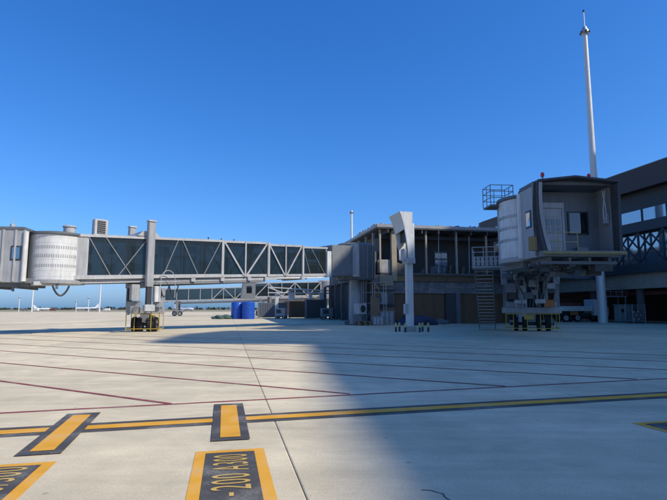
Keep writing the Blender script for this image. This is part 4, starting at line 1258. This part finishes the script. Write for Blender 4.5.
def mast(label, x, y, h, r0, r1, head, spike=0, group='floodlight masts'):
    t = empty('light_mast', (x, y, 0))
    tag(t, label, 'light mast', group)
    MB().tube((0, 0, 0.0), (0, 0, h * 0.46), r0, r0 + (r1 - r0) * 0.46, 16).build('lower_shaft', 'mast_white', t, True)
    MB().tube((0, 0, h * 0.46 - 0.3), (0, 0, h), r0 + (r1 - r0) * 0.52, r1, 16).build('upper_shaft', 'mast_white', t, True)
    c = MB().lathe([(r1 * 1.2, 0), (head, 0.22), (head, 0.45), (head * 0.6, 0.75), (r1, 0.95)], (0, 0, h - 0.75), 18).build('head_ring', 'galvanised', t, True)
    for k in range(6):
        a = k * math.pi / 3 + 0.3
        MB(rz_mat(a)).cbox(head - 0.05, head + 0.12, -0.12, 0.12, h - 0.6, h - 0.38, 0.03).build('floodlight', 'dark_metal', c)
    if spike:
        s_ = MB().tube((0, 0, h + 0.1), (0, 0, h + spike), 0.07, 0.05, 8).build('lightning_rod', 'mast_white', t, True)
        MB().lathe([(0.08, 0), (0.13, 0.1), (0.13, 0.22), (0.05, 0.3)], (0, 0, h + spike - 0.1), 10).build('obstruction_lamp', 'dark_metal', s_, True)
    return t


mast('tall white floodlight mast rising behind the right-hand jet bridge cab', 30.95, 58.0, 35.9, 0.52, 0.25, 0.48, 2.3)
mast('slim white mast in the middle, behind the rotunda', 5.5, 150.0, 31.2, 0.42, 0.30, 0.55)
mast('far thin white mast seen under the white round cab', -139.0, 232.0, 27, 0.33, 0.22, 0.8)
mast('far thin white mast seen under the glazed tunnel left of its wheels', -106.0, 228.0, 27, 0.33, 0.22, 0.8)
mast('short far lamp post left of the far mast under the round cab', -150.0, 240.0, 7.5, 0.2, 0.12, 0.4)
mast('short far lamp post left of the wheels, beside a far mast', -113.0, 232.0, 7.0, 0.2, 0.12, 0.4)
mast('tiny far lamp post between the two far masts', -134.0, 262.0, 6.0, 0.2, 0.12, 0.4)

# ------------------------------------------------------------------ things under the terminal
cb = empty('electrical_cabinet', (34.7, 60.3, 0), R(8))
tag(cb, 'pale green electrical cabinet standing by the column under the terminal', 'cabinet')
MB().cbox(-0.85, 0.85, -0.5, 0.5, 0.12, 2.05, 0.03).build('body', 'cabinet_green', cb)
MB().box(-0.95, 0.95, -0.6, 0.6, 0.0, 0.12).build('plinth', 'plaster_grey', cb)
MB().box(-0.95, 0.95, -0.6, 0.6, 2.06, 2.14).build('cover', 'cabinet_green', cb)
for x, z, w_, h_, mt in ((-0.5, 1.3, 0.36, 0.42, 'dark_metal'), (0.32, 0.65, 0.3, 0.5, 'slate_grey')):
    MB().box(x - w_ / 2, x + w_ / 2, -0.53, -0.505, z - h_ / 2 + 0.1, z + h_ / 2 + 0.1).build('vent', mt, cb)
MB().box(-0.01, 0.01, -0.515, -0.502, 0.2, 1.98).build('door_gap', 'dark_metal', cb)
MB().box(-0.12, -0.06, -0.55, -0.505, 1.0, 1.2).build('handle', 'dark_metal', cb)

cg = empty('wire_trolley', (33.9, 56.6, 0), R(14))
tag(cg, 'wire mesh trolley with red and white reflectors right of the green cabinet', 'trolley')
for x in (-0.85, 0.85):
    for y in (-0.5, 0.5):
        MB().tube((x, y, 0.15), (x, y, 2.15), 0.03, n=6).build('upright', 'galvanised', cg)
        wheel(cg, None, x * 0.9, y * 0.9, 0.13, 0.13, 0.07)
m = MB()
for k in range(9):
    z = 0.3 + k * 0.22
    for y in (-0.5, 0.5):
        m.bar((-0.85, y, z), (0.85, y, z), 0.02, 0.02)
for k in range(9):
    x = -0.8 + k * 0.2
    for y in (-0.5, 0.5):
        m.bar((x, y, 0.2), (x, y, 2.1), 0.018, 0.018)
m.build('mesh_side', 'galvanised', cg)
MB().box(-0.85, 0.85, -0.5, 0.5, 0.2, 0.28).build('deck', 'mid_grey', cg)
for k in range(12):
    x = -0.7 + (k % 4) * 0.3; z = 0.5 + (k // 4) * 0.4
    MB().box(x - 0.09, x + 0.09, -0.54, -0.515, z - 0.05, z + 0.05).build('reflector', 'red' if (k + k // 4) % 2 else 'white_metal', cg)
MB().cbox(-0.7, 0.75, -0.42, 0.42, 0.3, 1.3, 0.04).build('load', 'slate_grey', cg)

tk = empty('flatbed_truck', (30.2, 63.5, 0), R(4))
tag(tk, 'white flatbed truck parked in the shade under the terminal', 'truck')
MB().cbox(-2.4, 2.0, -1.1, 1.1, 1.35, 1.95, 0.05).build('flatbed', 'van_white', tk)
MB().box(-2.3, 3.4, -0.5, 0.5, 0.75, 1.05).build('chassis', 'dark_metal', tk)
kb = MB().prism([(2.1, 0.8), (4.0, 0.8), (4.0, 1.7), (3.6, 2.7), (2.1, 2.8)], 'y', -1.05, 1.05).build('driver_cab', 'van_white', tk)
MB().prism([(2.6, 1.75), (3.75, 1.75), (3.5, 2.5), (2.6, 2.55)], 'y', -1.07, -1.055).build('side_window', 'dark_glass', kb)
for x in (-1.5, 0.0, 3.1):
    for y in (-0.9, 0.9):
        wheel(tk, None, x, y, 0.5, 0.5, 0.3)
MB().cbox(-2.0, 0.6, -0.9, 0.9, 1.97, 2.35, 0.05).build('load', 'rust_red', tk)
MB().cbox(-1.0, 0.0, -1.14, -1.08, 0.85, 1.3, 0.02).build('toolbox', 'orange', tk)

# steps / small lift beside the mast
sf = empty('maintenance_platform', (31.8, 59.0, 0), R(10))
tag(sf, 'small raised maintenance platform with railing beside the tall mast', 'platform')
for x in (-0.2, 2.3):
    for y in (-0.6, 0.6):
        MB().bar((x, y, 0), (x, y, 3.0), 0.09, 0.09).build('leg', 'mid_grey', sf)
MB().box(-0.4, 2.5, -0.7, 0.7, 3.0, 3.1).build('deck', 'mid_grey', sf)
m = MB(); railing(m, [(-0.4, 0.7, 3.1), (-0.4, -0.7, 3.1), (2.5, -0.7, 3.1), (2.5, 0.7, 3.1)], 1.0, (0.5, 1.0), 0.025); m.build('railing', 'mid_grey', sf)

# service clutter behind the left bridge: gantry, container, carts
ga = empty('service_gantry', (-11.0, 84, 0), R(10))
tag(ga, 'white tubular service gantry under the right end of the glazed bridge', 'gantry')
for s in range(0, 5):
    x = s * 2.6
    MB().bar((x, -0.6, 5.2 - 0.05 * x), (x, 0.6, 5.2 - 0.05 * x), 0.1, 0.1).build('cross_tube', 'white_metal', ga)
    if s < 4:
        for y in (-0.6, 0.6):
            MB().tube((x, y, 5.2 - 0.05 * x), (x + 2.6, y, 5.07 - 0.05 * x), 0.08, n=8).build('upper_tube', 'white_metal', ga, True)
            MB().tube((x, y, 4.3), (x + 2.6, y, 4.25), 0.08, n=8).build('lower_tube', 'white_metal', ga, True)
            MB().tube((x, y, 4.3 if s % 2 else 5.2 - 0.05 * x), (x + 2.6, y, 5.1 - 0.05 * x if s % 2 else 4.25), 0.06, n=8).build('web_tube', 'white_metal', ga, True)
for x in (1.5, 7.2):
    MB().cbox(x - 0.28, x + 0.28, -0.3, 0.3, 0.0, 4.3, 0.04).build('support_leg', 'white_metal' if x < 8 else 'panel_grey', ga)
for x in (4.0, 9.2):
    MB().cbox(x - 0.5, x + 0.5, -0.4, 0.4, 3.1, 4.2, 0.04).build('junction_box', 'white_metal', ga)

sb = empty('backdrop_block', (-6.0, 132.0, 0), R(6))
tag(sb, 'low dark backdrop block added behind the containers under the left bridge', 'building')
MB().box(-10.5, 12, 0, 9, 0.0, 6.6).build('wall', 'undercroft', sb)  # block added as backdrop, its dark colour stands in for shade
MB().box(-10.9, 12.3, -0.5, 9.3, 6.6, 7.1).build('roof', 'steel_dark', sb)
for k in range(6):
    MB().box(-9.6 + k * 3.6, -7.0 + k * 3.6, -0.08, -0.01, 0.1, 3.6).build('shutter', ('slate_grey', 'rust_red', 'mid_grey')[k % 3], sb)
    MB().box(-9.6 + k * 3.6, -7.4 + k * 3.6, -0.06, -0.01, 4.5, 5.6).build('window', 'dark_glass', sb)
rc = random.Random(21)
cont = [(-10.9, 90, 5.2, 2.4, 2.7, 'slate_grey', 'dark grey container right of the blue tanks, leftmost of the row', 'container'),
        (-5.6, 88, 4.4, 2.4, 2.9, 'brown_panel', 'brown container in the row behind the blue tanks', 'container'),
        (-2.9, 81.5, 3.4, 2.4, 3.1, 'steel_dark', 'blackish container beside the rotunda column', 'container')]
for x, y, w_, d_, h_, mt, lab, ct in cont:
    t = empty('container', (x, y, 0), R(8))
    tag(t, lab, ct, 'containers behind the left bridge')
    MB().box(-w_ / 2, w_ / 2, -d_ / 2, d_ / 2, 0.15, h_).build('body', mt, t)
    n = int(w_ / 0.42)
    for k in range(n):
        xx = -w_ / 2 + 0.2 + k * 0.42
        MB().box(xx - 0.1, xx + 0.1, -d_ / 2 - 0.05, -d_ / 2, 0.3, h_ - 0.15).build('corrugation', mt, t)
    for xx in (-w_ / 2 + 0.07, w_ / 2 - 0.07):
        MB().box(xx - 0.08, xx + 0.08, -d_ / 2 - 0.07, -d_ / 2 + 0.06, 0.0, h_ + 0.05).build('corner_post', 'mid_grey', t)
carts = [(-8.6, 82.6, 'panel_grey', 'grey ground power cart right of the blue tanks, under the white gantry'), (-1.0, 75.5, 'mid_grey', 'dark grey ground power cart left of the rotunda column')]
for x, y, mt, lab in carts:
    t = empty('power_cart', (x, y, 0), R(rc.uniform(-20, 20)))
    tag(t, lab, 'cart', 'ground power carts')
    MB().cbox(-0.9, 0.9, -0.6, 0.6, 0.45, 1.75, 0.08).build('housing', mt, t)
    MB().box(-0.6, 0.2, -0.625, -0.605, 0.9, 1.5).build('grille', 'dark_metal', t)
    for xx in (-0.6, 0.6):
        for yy in (-0.5, 0.5):
            wheel(t, None, xx, yy, 0.25, 0.25, 0.15)
    MB().tube((0.9, 0, 0.5), (1.7, 0, 0.3), 0.04, n=6).build('tow_bar', 'dark_metal', t)


# ------------------------------------------------------------------ far apron: aircraft, vans, trees
def aircraft(label, loc, rz, L):
    t = empty('aircraft', loc, rz)
    tag(t, label, 'aircraft', 'aircraft parked far away')
    k = L / 30.0
    f = MB()
    prof = [(0.15, -15), (0.9, -14), (1.5, -12), (1.75, -9), (1.75, 6), (1.4, 10), (0.7, 13.5), (0.25, 15)]
    n = 16
    vs = []; fs = []
    for r_, x in prof:
        lift = 0.9 if x > 10 else (0.35 if x > 6 else 0)
        for i in range(n):
            a = 2 * math.pi * i / n
            vs.append((x * k, r_ * math.cos(a) * k, (3.0 + lift + r_ * math.sin(a)) * k))
    for q in range(len(prof) - 1):
        for i in range(n):
            j = (i + 1) % n
            fs.append((q * n + i, q * n + j, q * n + n + j, q * n + n + i))
    fs.append(tuple(range(n))); fs.append(tuple((len(prof) - 1) * n + i for i in range(n)))
    f.add(vs, fs); f.build('fuselage', 'plane_white', t, True)
    for sg in (-1, 1):
        MB().prism([(-3 * k, sg * 1.4 * k), (2.5 * k, sg * 1.4 * k), (5.5 * k, sg * 14 * k), (3.8 * k, sg * 14 * k)], 'z', 2.3 * k, 2.6 * k).build('wing', 'light_grey', t)
        MB().prism([(11.5 * k, sg * 0.3 * k), (14.2 * k, sg * 0.3 * k), (15.4 * k, sg * 5 * k), (14 * k, sg * 5 * k)], 'z', 4.1 * k, 4.25 * k).build('tailplane', 'plane_white', t)
        MB().tube((-2.2 * k, sg * 4.8 * k, 1.5 * k), (1.2 * k, sg * 4.8 * k, 1.5 * k), 0.85 * k, 0.6 * k, 14).build('engine', 'panel_grey', t, True)
        MB().tube((1 * k, sg * 2.2 * k, 0), (1 * k, sg * 2.2 * k, 2.2 * k), 0.3 * k, n=8).build('landing_gear', 'dark_metal', t)
    MB().prism([(9.8 * k, 4.6 * k), (14.4 * k, 4.8 * k), (15.8 * k, 9.6 * k), (13.6 * k, 9.6 * k)], 'y', -0.15 * k, 0.15 * k).build('tail_fin', 'plane_white', t)
    MB().tube((-11 * k, 0, 0), (-11 * k, 0, 1.6 * k), 0.25 * k, n=8).build('landing_gear', 'dark_metal', t)
    m = MB()
    for i in range(16):
        for sg in (-1, 1):
            m.box((-9 + i) * k, (-9 + i + 0.45) * k, sg * 1.70 * k - 0.08, sg * 1.70 * k + 0.08, 3.3 * k, 3.75 * k)
    m.build('window_row', 'dark_glass', t)


aircraft('small white airliner far off under the white round cab', (-262, 455, 0), R(200), 16)
aircraft('small white airliner far off under the glazed tunnel, nose to the left', (-218, 445, 0), R(10), 20)
aircraft('white airliner far off just right of the left bridge wheels', (-98, 330, 0), R(165), 15)


def van(label, loc, rz, mat):
    t = empty('service_van', loc, rz)
    tag(t, label, 'van', 'service vans on the far apron')
    b = MB().prism([(-2.4, 0.45), (2.4, 0.45), (2.4, 1.1), (1.7, 1.25), (1.1, 2.15), (-2.4, 2.15)], 'y', -0.95, 0.95).build('body', mat, t)
    MB().prism([(0.5, 1.3), (1.5, 1.3), (1.0, 2.0), (0.5, 2.0)], 'y', -0.98, -0.955).build('side_window', 'dark_glass', b)
    for x in (-1.5, 1.5):
        for y in (-0.85, 0.85):
            wheel(t, None, x, y, 0.36, 0.36, 0.22)


van('tiny dark van far off at the foot of the left far mast', (-250, 408, 0), R(10), 'slate_grey')
van('tiny white van far off right beside the left far mast', (-239, 404, 0), R(170), 'van_white')
van('tiny red van far off right of the left far mast', (-230, 413, 0), R(0), 'rust_red')
van('tiny dark van far off at the foot of the right far mast', (-192, 404, 0), R(0), 'slate_grey')
van('tiny white van far off right of the right far mast', (-181, 402, 0), R(180), 'van_white')
van('tiny white van far off between the wheels and the distant bridge', (-126, 332, 0), R(5), 'van_white')

# far wood on the horizon, one ragged mass of leaf-sized faces
rt = random.Random(5)
vs, fs = [], []
x = -1500.0
while x < 1500:
    h_ = 4.2 + 1.6 * math.sin(x * 0.011) * math.sin(x * 0.037 + 1) + rt.uniform(-0.8, 1.2)
    if rt.random() < 0.04: h_ += rt.uniform(1, 3)
    w_ = rt.uniform(5, 11)
    yb = 1050 + rt.uniform(-25, 60)
    for q in range(46):
        u, v_, z = rt.gauss(0, 0.42), rt.gauss(0, 0.42), rt.uniform(0.02, 1) ** 0.8
        wx = w_ * (1.05 - 0.75 * z ** 2)
        c = Vector((x + u * wx, yb + v_ * wx, z * h_))
        s_ = rt.uniform(0.7, 1.5)
        a = Vector((rt.gauss(0, 1), rt.gauss(0, 1), rt.gauss(0, 1))).normalized() * s_
        b = Vector((rt.gauss(0, 1), rt.gauss(0, 1), rt.gauss(0, 1))).normalized() * s_
        o_ = len(vs)
        vs += [c - a, c + b, c + a, c - b]; fs.append((o_, o_ + 1, o_ + 2, o_ + 3))
    x += rt.uniform(3.5, 7)
me = bpy.data.meshes.new('far_wood'); me.from_pydata([tuple(v) for v in vs], [], fs); me.materials.append(MATS['tree_far'])
o = bpy.data.objects.new('far_wood', me); col.objects.link(o)
tag(o, 'low dark line of trees along the far horizon', 'wood', kind='stuff')
